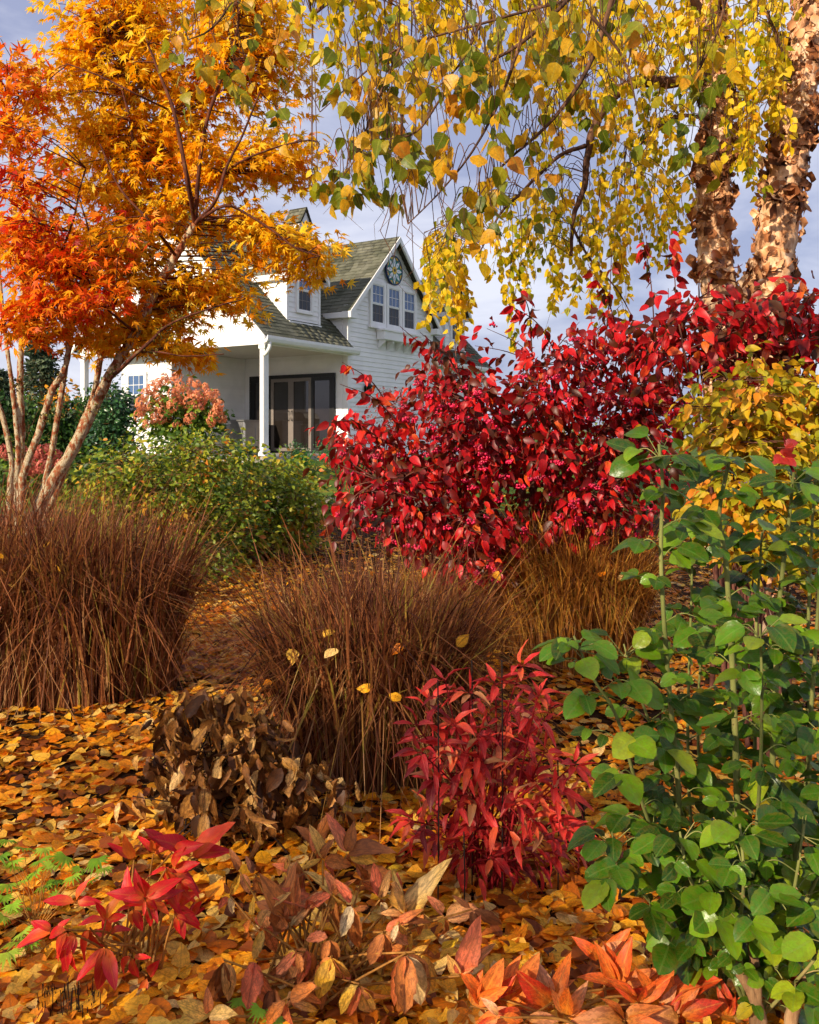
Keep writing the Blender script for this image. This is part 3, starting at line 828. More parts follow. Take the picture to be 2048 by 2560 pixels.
# ------------------------------------------------------------------ branches and crowns
def limb(parent, name, pts, r0, r1, mat, sides=9, per=6, rough=0.0, bumpy=0.0):
    """tapered limb through world points"""
    path = spline(pts, per)
    n = len(path)
    t = np.linspace(0, 1, n)
    rad = r0 * (1 - t) + r1 * t
    if rough: path = path + RNG.normal(size=path.shape) * rough * rad[:, None]
    rad = rad * (1 + bumpy * RNG.normal(size=n))
    V, F = tube(path, rad, sides)
    if bumpy:
        V = V + RNG.normal(size=V.shape) * np.repeat(rad, sides)[:, None] * bumpy * 0.6
    loc = np.array(parent.location)
    o = link(name, to_mesh(name, V - loc, F, mat, None, True), parent)
    return path, rad, o

def blob_points(blobs, n, Y0, depth):
    """points inside ellipsoids drawn in photo pixels around distance Y0; blob = (x, y, rx, ry[, weight[, dY]])"""
    out, ids = [], []
    w = np.array([b[2] * b[3] * (b[4] if len(b) > 4 else 1.0) for b in blobs])
    cnt = RNG.multinomial(n, w / w.sum())
    for k, (b, c) in enumerate(zip(blobs, cnt)):
        u = rand_dir(c) * (RNG.random(c) ** 0.42)[:, None]
        dY = b[5] if len(b) > 5 else 0.0
        Y = Y0 + dY + u[:, 1] * depth
        sc = Y / Y0
        x, y = b[0] + u[:, 0] * b[2], b[1] + u[:, 2] * b[3]
        out.append(np.stack([(x - 1024) / F_PX * (Y0 + dY + 0 * Y), Y, EYE + (HOR - y) / F_PX * (Y0 + dY + 0 * Y)], -1))
        ids += [k] * c
    return np.vstack(out), np.array(ids)

def twig_to(tubes, skel, target, r=0.006, sag=0.1, per=4):
    """curved twig from the nearest skeleton point below the target"""
    d = np.linalg.norm(skel - target, axis=1) + np.maximum(0, skel[:, 2] - target[:, ][2] if False else 0)
    d = d + np.maximum(0, skel[:, 2] - target[2]) * 0.5
    s = skel[np.argmin(d)]
    mid = (s + target) / 2 + np.array([RNG.normal() * 0.06, RNG.normal() * 0.06, sag * np.linalg.norm(target - s)])
    path = spline([s, mid, target], per)
    tubes.add(path, np.linspace(r, r * 0.35, len(path)), 4)
    return path

def crown(parent, skel, blobs, Y0, depth, n_twig, n_leaf, tpls, size, mat, twig_mat, twig_r=0.007, spread=0.13, n_obj=300, down=0.35, upn=0.8, sag=0.08, flat=0.5, width=(0.85, 1.15)):
    """twigs from the limbs into every clump, leaves in flattened sprays round the twigs' outer halves"""
    T, ids = blob_points(blobs, n_twig, Y0, depth)
    tb = Tubes()
    pts, out = [], []
    per = max(1, int(round(n_leaf / n_twig)))
    for t in T:
        path = twig_to(tb, skel, t, twig_r, sag)
        k = len(path)
        d = norm(path[-1] - path[0])
        pick = path[RNG.integers(int(k * 0.45), k, per)]
        off = RNG.normal(size=(per, 3)) * spread * np.array([1, 1, flat])
        pts.append(pick + off)
        out.append(norm(off + d * spread * 0.8))
    P = np.vstack(pts); O = np.vstack(out)
    n = len(P)
    D = norm(O * np.array([1, 1, 0.5]) + RNG.normal(size=(n, 3)) * 0.35 + np.array([0, 0, -down]))
    N = norm(RNG.normal(size=(n, 3)) * 0.5 + np.array([0, 0, upn]) + np.array([to_sun.x, to_sun.y, 0]) * 0.55)
    S = RNG.uniform(size[0], size[1], n)
    scatter(parent, tpls, P, D, N, S, mat, n_obj, W=RNG.uniform(width[0], width[1], n))
    tb.build('twigs', twig_mat, parent)
    return P

M['maple_bark'] = bark_mat('maple_bark', [(0.33, lin(64, 48, 30)), (0.41, lin(128, 70, 44)), (0.46, lin(158, 90, 58)), (0.49, lin(128, 114, 80)), (0.54, lin(188, 172, 144)), (0.60, lin(166, 148, 118)), (0.66, lin(104, 96, 54))], 26, 0.55, 0.8)
M['maple_twig'] = bark_mat('maple_twig', [(0.35, lin(58, 30, 24)), (0.6, lin(104, 58, 40)), (0.7, lin(120, 100, 70))], 14, 0.6, 0.3)
M['maple_orange'] = leaf_mat('maple_leaf_orange', [(0.0, lin(222, 108, 8)), (0.14, lin(250, 158, 8)), (0.38, lin(255, 188, 14)), (0.7, lin(255, 210, 34)), (1.0, lin(255, 222, 66))], 0.55, 0.5, 0.3, patch=0.5, patch_scale=1.3)
M['maple_red'] = leaf_mat('maple_leaf_red', [(0.0, lin(170, 30, 14)), (0.2, lin(222, 66, 18)), (0.38, lin(244, 112, 20)), (0.58, lin(250, 152, 22)), (1.0, lin(255, 200, 36))], 0.5, 0.5, 0.3, patch=0.6, patch_scale=1.1)

YM = 7.0
def mlimbs(tree, specs, mat_t, mat_b):
    sk = []
    for name, pts, r0, r1, dy in specs:
        W = [px(x, y, YM + dy * (0.0 if k == 0 else 1.0) * (1.0 if name == 'trunk' else 0.6) - (0.25 if name == 'branch' and k else 0.0)) for k, (x, y) in enumerate(pts)]
        path, rad, o = limb(tree, name, W, r0 * 0.64, r1 * (0.62 if name == 'trunk' else 0.95), mat_t if name == 'trunk' else mat_b, 10 if name == 'trunk' else 7, 6, 0.05, 0.05)
        sk.append(path)
    return np.vstack(sk)

def ground_base(x, Y, y_seen, pts):
    """start a stem on the ground under its lowest visible point"""
    return pts

mo = empty('maple_tree', (px(95, 1275, YM)[0], YM, float(ground_z(px(95, 1275, YM)[0], YM))), 'multi-stemmed maple with bright orange-yellow leaves and lichened leaning trunks', 'tree', 'maple trees beside the brown grass')
gy_ = HOR + F_PX * EYE / YM + 14
sk_o = mlimbs(mo, [
    ('trunk', [(60, gy_), (78, 1380), (100, 1265), (182, 1124), (231, 1025), (281, 926), (345, 823), (389, 725), (440, 640), (488, 560)], 0.088, 0.045, 0.0),
    ('trunk', [(52, gy_), (80, 1330), (104, 1248), (127, 1141), (146, 1031), (168, 893), (178, 850), (168, 780), (150, 690)], 0.052, 0.02, 0.25),
    ('trunk', [(66, gy_), (100, 1330), (136, 1240), (185, 1110), (230, 1000), (246, 930), (258, 860), (273, 789), (280, 690), (325, 464), (340, 400)], 0.055, 0.02, 0.5),
    ('branch', [(488, 560), (465, 430), (435, 280), (405, 200), (370, 110)], 0.032, 0.009, -0.2),
    ('branch', [(488, 560), (497, 430), (515, 310), (550, 205), (590, 90), (600, 10)], 0.030, 0.009, 0.2),
    ('branch', [(488, 560), (540, 500), (565, 420), (605, 340), (650, 230)], 0.026, 0.007, -0.3),
    ('branch', [(560, 430), (620, 395), (700, 365), (770, 350)], 0.016, 0.005, -0.4),
    ('branch', [(490, 556), (555, 516), (600, 525), (680, 575), (740, 620), (800, 640)], 0.022, 0.005, -0.5),
    ('branch', [(268, 955), (330, 895), (380, 850), (414, 817), (470, 790), (560, 760)], 0.026, 0.006, -0.5),
    ('branch', [(353, 880), (400, 880), (460, 890), (560, 885)], 0.013, 0.004, -0.6),
    ('branch', [(340, 830), (300, 800), (240, 740), (200, 640)], 0.02, 0.006, -0.3),
    ('branch', [(440, 640), (380, 560), (300, 470), (250, 360)], 0.02, 0.006, -0.5),
    ('branch', [(340, 400), (320, 280), (290, 170), (270, 80)], 0.018, 0.006, 0.4),
    ('branch', [(435, 280), (350, 240), (250, 190), (170, 160)], 0.014, 0.005, -0.3)], M['maple_bark'], M['maple_twig'])
orange_blobs = [(300, 50, 150, 90), (480, 50, 170, 90), (640, 50, 110, 80), (730, 100, 70, 80), (190, 110, 80, 70), (240, 200, 130, 100), (420, 200, 170, 120), (600, 190, 140, 110), (730, 190, 60, 60),
                (180, 330, 130, 110), (350, 370, 160, 120), (530, 350, 130, 110), (690, 330, 80, 60), (745, 410, 80, 50), (620, 440, 90, 50), (270, 520, 160, 110), (430, 520, 110, 90), (200, 660, 150, 100), (340, 650, 130, 90),
                (560, 560, 50, 25, .6), (690, 590, 105, 45, 1.7), (790, 615, 80, 34, 1.7), (745, 660, 70, 36, 1.7), (770, 695, 40, 26), (560, 725, 80, 45, 2.0), (610, 770, 80, 32, 1.6), (450, 770, 90, 50, 1.7), (340, 820, 110, 60, 1.3), (480, 890, 90, 30, 1.9), (400, 850, 80, 40), (260, 850, 90, 40), (520, 810, 100, 25, .8), (60, 560, 90, 130), (560, 490, 60, 40, .7)]
crown(mo, sk_o, orange_blobs, YM + 0.35, 0.6, 640, 14000, MAPLE + MAPLE5, (0.055, 0.088), M['maple_orange'], M['maple_twig'], 0.006, 0.095, 300, 0.4, 0.7, 0.06, 0.45)

mr = empty('maple_tree', (px(-10, 1230, YM + 0.3)[0], YM + 0.3, float(ground_z(-3.2, YM + 0.3))), 'leftmost maple with red and orange-red leaves and four upright reddish stems', 'tree', 'maple trees beside the brown grass')
sk_r = mlimbs(mr, [
    ('trunk', [(20, gy_), (24, 1330), (26, 1214), (29, 1153), (7, 1043), (-20, 960), (-60, 800), (-70, 600)], 0.05, 0.02, 0.3),
    ('trunk', [(30, gy_), (42, 1300), (44, 1180), (46, 1116), (34, 995), (24, 917), (12, 830), (0, 700), (-20, 500)], 0.045, 0.016, 0.1),
    ('trunk', [(38, gy_), (50, 1300), (52, 1180), (53, 1068), (50, 970), (53, 861), (58, 740), (40, 560), (24, 380), (8, 240), (-5, 120)], 0.066, 0.012, 0.45),
    ('trunk', [(44, gy_), (52, 1320), (58, 1194), (97, 1080), (131, 975), (156, 936), (170, 880), (160, 780), (132, 682), (93, 547), (60, 455), (42, 362), (9, 241)], 0.055, 0.012, -0.1),
    ('branch', [(160, 790), (210, 700), (225, 600), (200, 500)], 0.018, 0.006, -0.3),
    ('branch', [(132, 682), (180, 560), (200, 470), (215, 420)], 0.016, 0.005, -0.3),
    ('branch', [(53, 861), (110, 800), (200, 780), (290, 760)], 0.014, 0.005, -0.5)], M['maple_bark'], M['maple_twig'])
red_blobs = [(30, 190, 40, 110, .9), (25, 330, 50, 80, .8), (50, 460, 70, 60, .9), (60, 600, 80, 70, 1.0), (100, 700, 90, 70, 1.1), (215, 640, 60, 50, .8), (170, 780, 110, 55, 1.0), (250, 730, 50, 45, .7), (40, 815, 60, 45, .9), (390, 560, 45, 24, .5, -0.3)]
crown(mr, sk_r, red_blobs, YM - 0.5, 0.5, 140, 2300, MAPLE + MAPLE5, (0.055, 0.09), M['maple_red'], M['maple_twig'], 0.006, 0.11, 300, 0.4, 0.7, 0.06, 0.45)

# moss tufts and lichen on the maple stems
def tufts(tree, skel_pts, n, mat, name='moss', y_lo=HOR - 900, rad=0.05):
    sel = skel_pts[RNG.integers(0, len(skel_pts), n)]
    c = sel + RNG.normal(size=(n, 3)) * 0.03
    P = np.repeat(c, 26, 0) + RNG.normal(size=(n * 26, 3)) * 0.028
    D = rand_dir(len(P)); N = rand_dir(len(P))
    scatter(tree, SMALL, P, D, N, RNG.uniform(0.012, 0.03, len(P)), mat, 0, rest=name)
M['moss'] = leaf_mat('moss', [(0, lin(60, 56, 20)), (0.6, lin(112, 104, 44)), (1, lin(160, 150, 96))], 0.1, 0.9, 0.1, patch=0.2)
low = lambda s: s[(s[:, 2] > 0.9) & (s[:, 2] < 2.6)]
tufts(mo, low(sk_o), 26, M['moss']); tufts(mr, low(sk_r), 22, M['moss'])

# ------------------------------------------------------------------ river birch
M['birch_bark'] = bark_mat('birch_bark', [(0.30, lin(54, 36, 27)), (0.40, lin(126, 82, 54)), (0.48, lin(196, 148, 108)), (0.60, lin(230, 194, 158)), (0.72, lin(178, 110, 68))], 7, 0.6, 1.0)
def flake_mat():
    return leaf_mat('bark_flake', [(0, lin(46, 29, 21)), (0.25, lin(112, 68, 43)), (0.46, lin(180, 116, 72)), (0.72, lin(218, 166, 118)), (1, lin(240, 210, 176))], 0.12, 0.8, 0.2, patch=0.75, patch_scale=4.0)
M['flake'] = flake_mat()
M['birch_twig'] = bark_mat('birch_twig', [(0.35, lin(52, 36, 30)), (0.6, lin(110, 76, 54)), (0.72, lin(150, 104, 70))], 12, 0.6, 0.3)
M['birch_leaf'] = leaf_mat('birch_leaf_yellow', [(0.0, lin(122, 134, 16)), (0.25, lin(184, 178, 18)), (0.5, lin(240, 204, 26)), (0.8, lin(252, 214, 44)), (1.0, lin(232, 166, 24))], 0.55, 0.45, 0.35, patch=0.45, patch_scale=1.6)
M['birch_near'] = leaf_mat('birch_leaf_near', [(0.0, lin(74, 102, 22)), (0.3, lin(122, 138, 22)), (0.48, lin(168, 156, 26)), (0.62, lin(224, 174, 28)), (0.82, lin(242, 182, 32)), (1.0, lin(216, 138, 28))], 0.52, 0.4, 0.4, vein=0.35, vein_col=lin(196, 188, 70), spot=0.25, spot_col=lin(120, 80, 24), patch=0.5, patch_scale=3.2, bump=0.4)
YB = 7.5
zb_ = float(ground_z(2.9, YB))
bt = empty('birch_tree', (2.85, YB, zb_), 'twin-trunked birch with peeling tan bark and hanging yellow-green leaves', 'tree')
gb = HOR + F_PX * EYE / YB + 10
t_l = [px(x, y, YB) for x, y in ((1838, gb), (1826, 1250), (1812, 950), (1800, 760), (1786, 600), (1784, 450), (1796, 330), (1784, 180), (1772, 60), (1768, -120), (1770, -400), (1760, -800))]
t_r = [px(x, y, YB - 0.3) for x, y in ((1868, gb + 20), (1880, 1200), (1905, 900), (1926, 730), (1946, 560), (1975, 400), (1998, 230), (2022, 60), (2050, -120), (2070, -400), (2080, -800))]
pl, rl, _ = limb(bt, 'trunk', t_l, 0.165, 0.095, M['birch_bark'], 18, 9, 0.02, 0.05)
pr, rr, _ = limb(bt, 'trunk', t_r, 0.18, 0.115, M['birch_bark'], 18, 9, 0.02, 0.05)

def flakes(path, rad, n):
    m = n // 14
    kc = RNG.integers(0, len(path) - 1, m)
    pick = RNG.integers(0, m, n)
    k = np.clip(kc[pick] + np.round(RNG.normal(size=n) * 0.7).astype(int), 0, len(path) - 2)
    f = RNG.random(n)[:, None]
    c = path[k] * (1 - f) + path[k + 1] * f
    r = rad[k]
    ang = (RNG.random(m) * 2 * np.pi)[pick] + RNG.normal(size=n) * 0.3
    o = np.stack([np.cos(ang), np.sin(ang), np.zeros(n)], -1)
    tan = np.stack([-np.sin(ang), np.cos(ang), np.zeros(n)], -1)
    P = c + o * (r * RNG.uniform(0.96, 1.05, n))[:, None]
    s = RNG.choice([-1, 1], n)[:, None]
    D = norm(tan * s * RNG.uniform(0.2, 1, n)[:, None] + o * RNG.uniform(0.05, 0.75, n)[:, None] + np.stack([np.zeros(n), np.zeros(n), RNG.normal(size=n) * 0.7], -1))
    return P, D, o
FLAKE = [leaf_tpl(3, w, 0.55, 0.35, f, d, 0.15, tw, 0.06, 0.25, s + 200) for s, (w, f, d, tw) in enumerate(((0.5, 0.5, 0.5, 0.6), (0.38, -0.6, 0.8, -1.0), (0.6, 0.3, -0.6, 0.9), (0.3, 0.9, 0.9, 0.2)))]
for path, rad in ((pl, rl), (pr, rr)):
    P, D, N = flakes(path[path[:, 2] < 6.2], rad[path[:, 2] < 6.2], 4200)
    scatter(bt, FLAKE, P, D, N, 0.018 + 0.085 * RNG.random(len(P)) ** 2.6, M['flake'], 150, 'bark_flake', 'peeling_bark')

sk_b = [pl, pr]
def blimb(pts, r0, r1, name='branch'):
    path, _, _ = limb(bt, name, pts, r0, r1, M['birch_twig'], 7, 6, 0.08, 0.04)
    sk_b.append(path)
    return path
b_main = blimb([px(1785, 190, 7.5), px(1690, 205, 7.2), px(1600, 205, 7.0), px(1535, 240, 6.9), px(1490, 310, 6.8), px(1468, 390, 6.8), px(1460, 470, 6.8), px(1435, 540, 6.8), px(1428, 640, 6.8)], 0.055, 0.012)
blimb([px(1463, 365, 6.8), px(1395, 392, 6.6), px(1298, 487, 6.5), px(1252, 533, 6.4), px(1200, 630, 6.4)], 0.018, 0.006)
blimb([px(1428, 560, 6.8), px(1470, 640, 6.7), px(1540, 720, 6.7), px(1580, 790, 6.7)], 0.012, 0.004)
blimb([px(1772, 60, 7.5), px(1680, -60, 7.2), px(1500, -180, 6.9), px(1300, -230, 6.4), px(1080, -180, 6.0), px(900, -60, 5.8), px(780, 40, 5.8)], 0.05, 0.01)
blimb([px(1784, 300, 7.5), px(1700, 290, 7.0), px(1620, 340, 6.8), px(1560, 430, 6.8)], 0.02, 0.005)
blimb([px(1768, -120, 7.5), px(1860, -60, 7.0), px(1930, 60, 6.8), px(1980, 200, 6.8)], 0.025, 0.006)
blimb([px(1775, 100, 7.5), px(1840, 60, 7.8), px(1920, 20, 8.0), px(2010, -60, 8.2)], 0.02, 0.006)
SKB = np.vstack(sk_b)

def strands(parent, tops, lengths, gap, size, tpls, mat, n_obj, twig_mat, r=0.0035, connect=None, sway=0.10, per_node=1.6, up=0.0, lean=None, tube_name='twigs', rest='foliage', limit=None):
    """thin hanging twigs with leaves along them, tips down"""
    tb = Tubes(); P, D, N = [], [], []
    for t, Ln in zip(tops, lengths):
        k = max(4, int(Ln / 0.12))
        dr = RNG.normal(size=2) * sway * 0.5 if lean is None else np.array(lean) + RNG.normal(size=2) * sway * 0.5
        s = np.linspace(0, 1, k)
        path = t + np.stack([dr[0] * s * Ln + sway * 0.35 * np.sin(s * 5 + RNG.random() * 6) * s, dr[1] * s * Ln + 0.02 * np.sin(s * 6), -Ln * s ** 1.15], -1)
        if connect is not None:
            q = connect[np.argmin(np.linalg.norm(connect - t, axis=1))]
            tb.add(spline([q, (q + t) / 2 + np.array([0, 0, 0.12]), t], 4), np.linspace(r * 1.2, r * 0.8, 9), 4)
        tb.add(path, np.linspace(r, r * 0.35, k), 4)
        m = max(2, int(Ln / gap * per_node))
        f = RNG.random(m) ** 0.8
        base = np.stack([np.interp(f, s, path[:, c]) for c in range(3)], -1)
        sd = rand_dir(m) * np.array([1, 1, 0.3])
        P.append(base + sd * 0.02)
        D.append(norm(sd * 0.75 + np.array([0, 0, -1.0]) + RNG.normal(size=(m, 3)) * 0.2))
        N.append(norm(rand_dir(m) * np.array([1, 1, 0.35]) + np.array([0, -0.25, up])))
    P, D, N = np.vstack(P), np.vstack(D), np.vstack(N)
    if limit is not None:                      # leave the view to the gable open
        sx = 1024 + F_PX * P[:, 0] / P[:, 1]; sy = HOR - F_PX * (P[:, 2] - EYE) / P[:, 1]
        ok = ~((sx > limit[0]) & (sx < limit[1]) & (sy > limit[2]))
        P, D, N = P[ok], D[ok], N[ok]
    scatter(parent, tpls, P, D, N, RNG.uniform(size[0], size[1], len(P)), mat, n_obj, W=RNG.uniform(0.8, 1.2, len(P)), rest=rest)
    tb.build(tube_name, twig_mat, parent)

def area_pts(boxes, Y0, Y1):
    out, ln = [], []
    for (x0, x1, y0, y1, n, l0, l1) in boxes:
        for _ in range(n):
            Y = random.uniform(Y0, Y1)
            out.append(px(random.uniform(x0, x1), random.uniform(y0, y1), Y)); ln.append(random.uniform(l0, l1))
    return np.array(out), np.array(ln)

# far hanging curtain
tp, ln_ = area_pts([(1060, 1200, 540, 690, 34, 0.25, 0.6), (1230, 1440, 470, 660, 26, 0.3, 0.7), (1440, 1600, 330, 600, 25, 0.3, 0.9), (1290, 1480, 400, 520, 12, 0.2, 0.5), (1560, 1720, 150, 420, 24, 0.3, 0.9),
                    (1500, 1740, -120, 120, 44, 0.3, 0.8), (1830, 1960, -100, 250, 50, 0.3, 0.8), (1850, 1900, 250, 420, 12, 0.2, 0.4), (1960, 2060, -60, 40, 8, 0.1, 0.3), (1640, 1720, 420, 540, 10, 0.2, 0.5), (1330, 1560, 120, 300, 22, 0.25, 0.6), (1740, 1830, -60, 120, 18, 0.2, 0.5)], 6.3, 7.6)
strands(bt, tp, ln_, 0.055, (0.05, 0.085), BIRCH_FAR, M['birch_leaf'], 300, M['birch_twig'], 0.003, SKB, 0.14, 2.0)
# middle-distance curtain above the roof
tp, ln_ = area_pts([(790, 1000, -200, 30, 42, 0.2, 0.5), (1000, 1300, -200, 60, 42, 0.2, 0.55), (690, 800, -120, 20, 9, 0.15, 0.35), (1290, 1520, -150, 60, 34, 0.25, 0.5), (700, 830, 395, 440, 3, 0.1, 0.25), (1000, 1250, 100, 220, 14, 0.15, 0.3)], 4.6, 5.9)
strands(bt, tp, ln_, 0.055, (0.05, 0.08), BIRCH_FAR + BIRCH[:1], M['birch_leaf'], 200, M['birch_twig'], 0.003, SKB, 0.14, 1.9)

# the near bough that reaches over the viewer
YN = 3.1
nb = empty('birch_bough_anchor', (0, 0, 0)) if False else None
near_l = [[(1700, -260), (1560, -140), (1420, 0), (1300, 110), (1130, 215), (1040, 330), (930, 350)], [(1420, 0), (1200, 60), (1000, 120), (890, 200), (800, 280)], [(1300, 110), (1250, 250), (1180, 380), (1100, 480), (1020, 560)],
          [(1560, -100), (1480, 150), (1380, 300), (1250, 420), (1190, 500)], [(1000, 120), (940, 260), (890, 390), (860, 440)], [(1480, 40), (1560, 150), (1600, 300)], [(1850, -160), (1800, 60), (1740, 220), (1800, 400)], [(1560, -140), (1100, -220), (700, -150), (600, -20), (530, 70), (470, 100)], [(1200, 60), (1150, 160), (1060, 250)]]
SKN = []
for k, pts in enumerate(near_l):
    W = [px(x, y, YN + 0.25 * math.sin(k * 2.1) + 0.0 * i) for i, (x, y) in enumerate(pts)]
    path, _, _ = limb(bt, 'bough', W, 0.011 if k in (0, 3, 7) else 0.006, 0.002, M['birch_twig'], 6, 6, 0.1, 0.04)
    SKN.append(path)
limb(bt, 'bough', [pr[np.argmin(abs(pr[:, 2] - 5.2))], px(1960, -420, 5.6), px(1850, -380, 4.2), px(1700, -260, YN)], 0.05, 0.011, M['birch_twig'], 8, 6, 0.05, 0.04)
limb(bt, 'bough', [px(1850, -380, 4.2), px(1870, -300, 3.6), px(1850, -160, YN + 0.2)], 0.02, 0.006, M['birch_twig'], 7, 6, 0.05, 0.04)
allN = np.vstack(SKN)
sy_ = HOR - F_PX * (allN[:, 2] - EYE) / allN[:, 1]
cand = allN[sy_ > -140]
tp = cand[RNG.integers(0, len(cand), 215)] + RNG.normal(size=(215, 3)) * np.array([0.07, 0.18, 0.04])
strands(bt, tp, RNG.uniform(0.08, 0.22, 215), 0.05, (0.044, 0.074), BIRCH, M['birch_near'], 300, M['birch_twig'], 0.0016, allN, 0.16, 1.5, rest='near_foliage', limit=(640, 1120, 520))

# unseen tree added behind the viewer so its crown shades the front bed
st_ = empty('birch_tree', (-5.5, -3.3, 0.0), 'unseen leafy birch added behind the viewer to shade the front of the bed', 'tree')
limb(st_, 'trunk', [(-5.5, -3.3, -0.02), (-5.45, -3.3, 2.0), (-5.5, -3.4, 5.6)], 0.16, 0.04, M['birch_bark'], 12, 8, 0.03, 0.04)
sks = [np.linspace((-5.5, -3.3, 1.6), (-5.5, -3.4, 5.6), 12)]
for k in range(16):
    a = k * 2.4; z = 1.7 + 0.22 * k
    e_ = np.array([-5.5 + 1.7 * math.cos(a), -3.3 + 1.7 * math.sin(a), z + 0.7])
    path, _, _ = limb(st_, 'branch', [(-5.5, -3.3, z), (np.array([-5.5, -3.3, z]) + e_) / 2 + np.array([0, 0, 0.15]), e_], 0.03, 0.008, M['birch_twig'], 6, 5)
    sks.append(path)
sks = np.vstack(sks)
tb = Tubes(); P = []
for k in range(112):
    u = rand_dir(1)[0] * RNG.random() ** 0.4
    t = np.array([-5.5, -3.3, 3.7]) + u * np.array([2.2, 2.2, 2.3])
    path = twig_to(tb, sks, t, 0.006, 0.05)
    P.append(path[-3:].repeat(6, 0) + RNG.normal(size=(18, 3)) * 0.15)
P = np.vstack(P); n = len(P)
scatter(st_, BIRCH_FAR, P, rand_dir(n) + np.array([0, 0, -0.8]), rand_dir(n), RNG.uniform(0.07, 0.12, n), M['birch_leaf'], 0)
tb.build('twigs', M['birch_twig'], st_)

# ------------------------------------------------------------------ shrubs
def shrub_stems(parent, base, tips, mat, r0=0.014, name='stem', each=True):
    sk = []
    for t in tips:
        b = np.array(base) + np.append(RNG.normal(size=2) * 0.07, 0)
        m1 = b * 0.6 + t * 0.4 + np.array([0, 0, 0.18]) + RNG.normal(size=3) * 0.06
        path, _, _ = limb(parent, name, [b, m1, t], r0, r0 * 0.3, mat, 6, 7, 0.06, 0.04)
        sk.append(path)
    return np.vstack(sk)

M['red_twig'] = bark_mat('spindle_twig', [(0.35, lin(60, 34, 30)), (0.6, lin(120, 76, 62)), (0.72, lin(150, 116, 92))], 14, 0.6, 0.3)
M['spindle'] = leaf_mat('spindle_leaf', [(0.0, lin(70, 34, 16)), (0.18, lin(98, 44, 18)), (0.32, lin(112, 14, 18)), (0.55, lin(176, 14, 24)), (0.78, lin(216, 24, 34)), (0.92, lin(230, 52, 30)), (1.0, lin(232, 110, 40))], 0.38, 0.42, 0.4, vein=0.3, vein_col=lin(110, 20, 24), patch=0.35, patch_scale=2.2, spot=0.2, spot_col=lin(80, 30, 14))
M['spindle_dark'] = leaf_mat('spindle_leaf_dark', [(0.0, lin(66, 44, 18)), (0.25, lin(92, 52, 20)), (0.36, lin(128, 26, 18)), (0.55, lin(200, 22, 30)), (0.85, lin(226, 32, 38)), (1.0, lin(232, 120, 40))], 0.42, 0.42, 0.4, vein=0.3, vein_col=lin(110, 20, 24), patch=0.4, patch_scale=2.2, spot=0.2, spot_col=lin(80, 30, 14))
M['berry'] = plain_mat('spindle_berry', lin(214, 22, 74), 0.35, 0.5, var=0.25, obj_var=0.5)
M['violet_berry'] = plain_mat('violet_berry', lin(104, 52, 150), 0.3, 0.5, var=0.2, obj_var=0.4)
ICO_V, ICO_F = None, None
def ico():
    t = (1 + 5 ** 0.5) / 2
    V = norm(np.array([(-1, t, 0), (1, t, 0), (-1, -t, 0), (1, -t, 0), (0, -1, t), (0, 1, t), (0, -1, -t), (0, 1, -t), (t, 0, -1), (t, 0, 1), (-t, 0, -1), (-t, 0, 1)], float))
    F = np.array([(0, 11, 5), (0, 5, 1), (0, 1, 7), (0, 7, 10), (0, 10, 11), (1, 5, 9), (5, 11, 4), (11, 10, 2), (10, 7, 6), (7, 1, 8), (3, 9, 4), (3, 4, 2), (3, 2, 6), (3, 6, 8), (3, 8, 9), (4, 9, 5), (2, 4, 11), (6, 2, 10), (8, 6, 7), (9, 8, 1)])
    return V, F
ICO_V, ICO_F = ico()
def berries(parent, centres, per, rad, spread, mat, n_obj=60, hang=0.5):
    """one bunch of berries is one object while the bunches show; the rest join"""
    tb = Tubes()
    VV, FF, k = [], [], 0
    for i, c in enumerate(centres):
        off = np.clip(RNG.normal(size=(per, 3)), -1.5, 1.5) * spread * np.array([1, 1, hang])
        r = RNG.uniform(rad * 0.75, rad * 1.2, per)
        v = (ICO_V[None] * r[:, None, None] + off[:, None, :]).reshape(-1, 3)
        f = (ICO_F[None] + (np.arange(per) * 12)[:, None, None]).reshape(-1, 3)
        for o_ in off[:: 2]: tb.add([c + np.array([0, 0, spread * 1.6]), c + o_], 0.0011, 3)
        if i < n_obj:
            o = link('berry_bunch', to_mesh('berry_bunch', v, f, mat, None, True), parent)
            o.location = Vector(c) - parent.location
        else:
            VV.append(v + c - np.array(parent.location)); FF.append(f + k); k += len(v)
    if VV:
        o = link('berries', to_mesh('berries', np.vstack(VV), np.vstack(FF), mat, None, True), parent); o['kind'] = 'stuff'
    tb.build('berry_stalks', M['red_twig'], parent)

def bush(name, label, cat, x, Y, blobs, depth, n_twig, n_leaf, tpls, size, mat, twig, n_obj=300, spread=0.1, r0=0.016, n_stem=12, group=None, down=0.5, upn=0.7, twig_r=0.005, flat=0.7, sag=0.05, bf=0.0):
    X = (x - 1024) / F_PX * Y
    e = empty(name, (X, Y + bf, float(ground_z(X, Y + bf))), label, cat, group)
    tips, _ = blob_points(blobs, n_stem, Y, depth)
    sk = shrub_stems(e, e.location, tips, twig, r0)
    P = crown(e, sk, blobs, Y, depth, n_twig, n_leaf, tpls, size, mat, twig, twig_r, spread, n_obj, down, upn, sag, flat)
    return e, P, sk

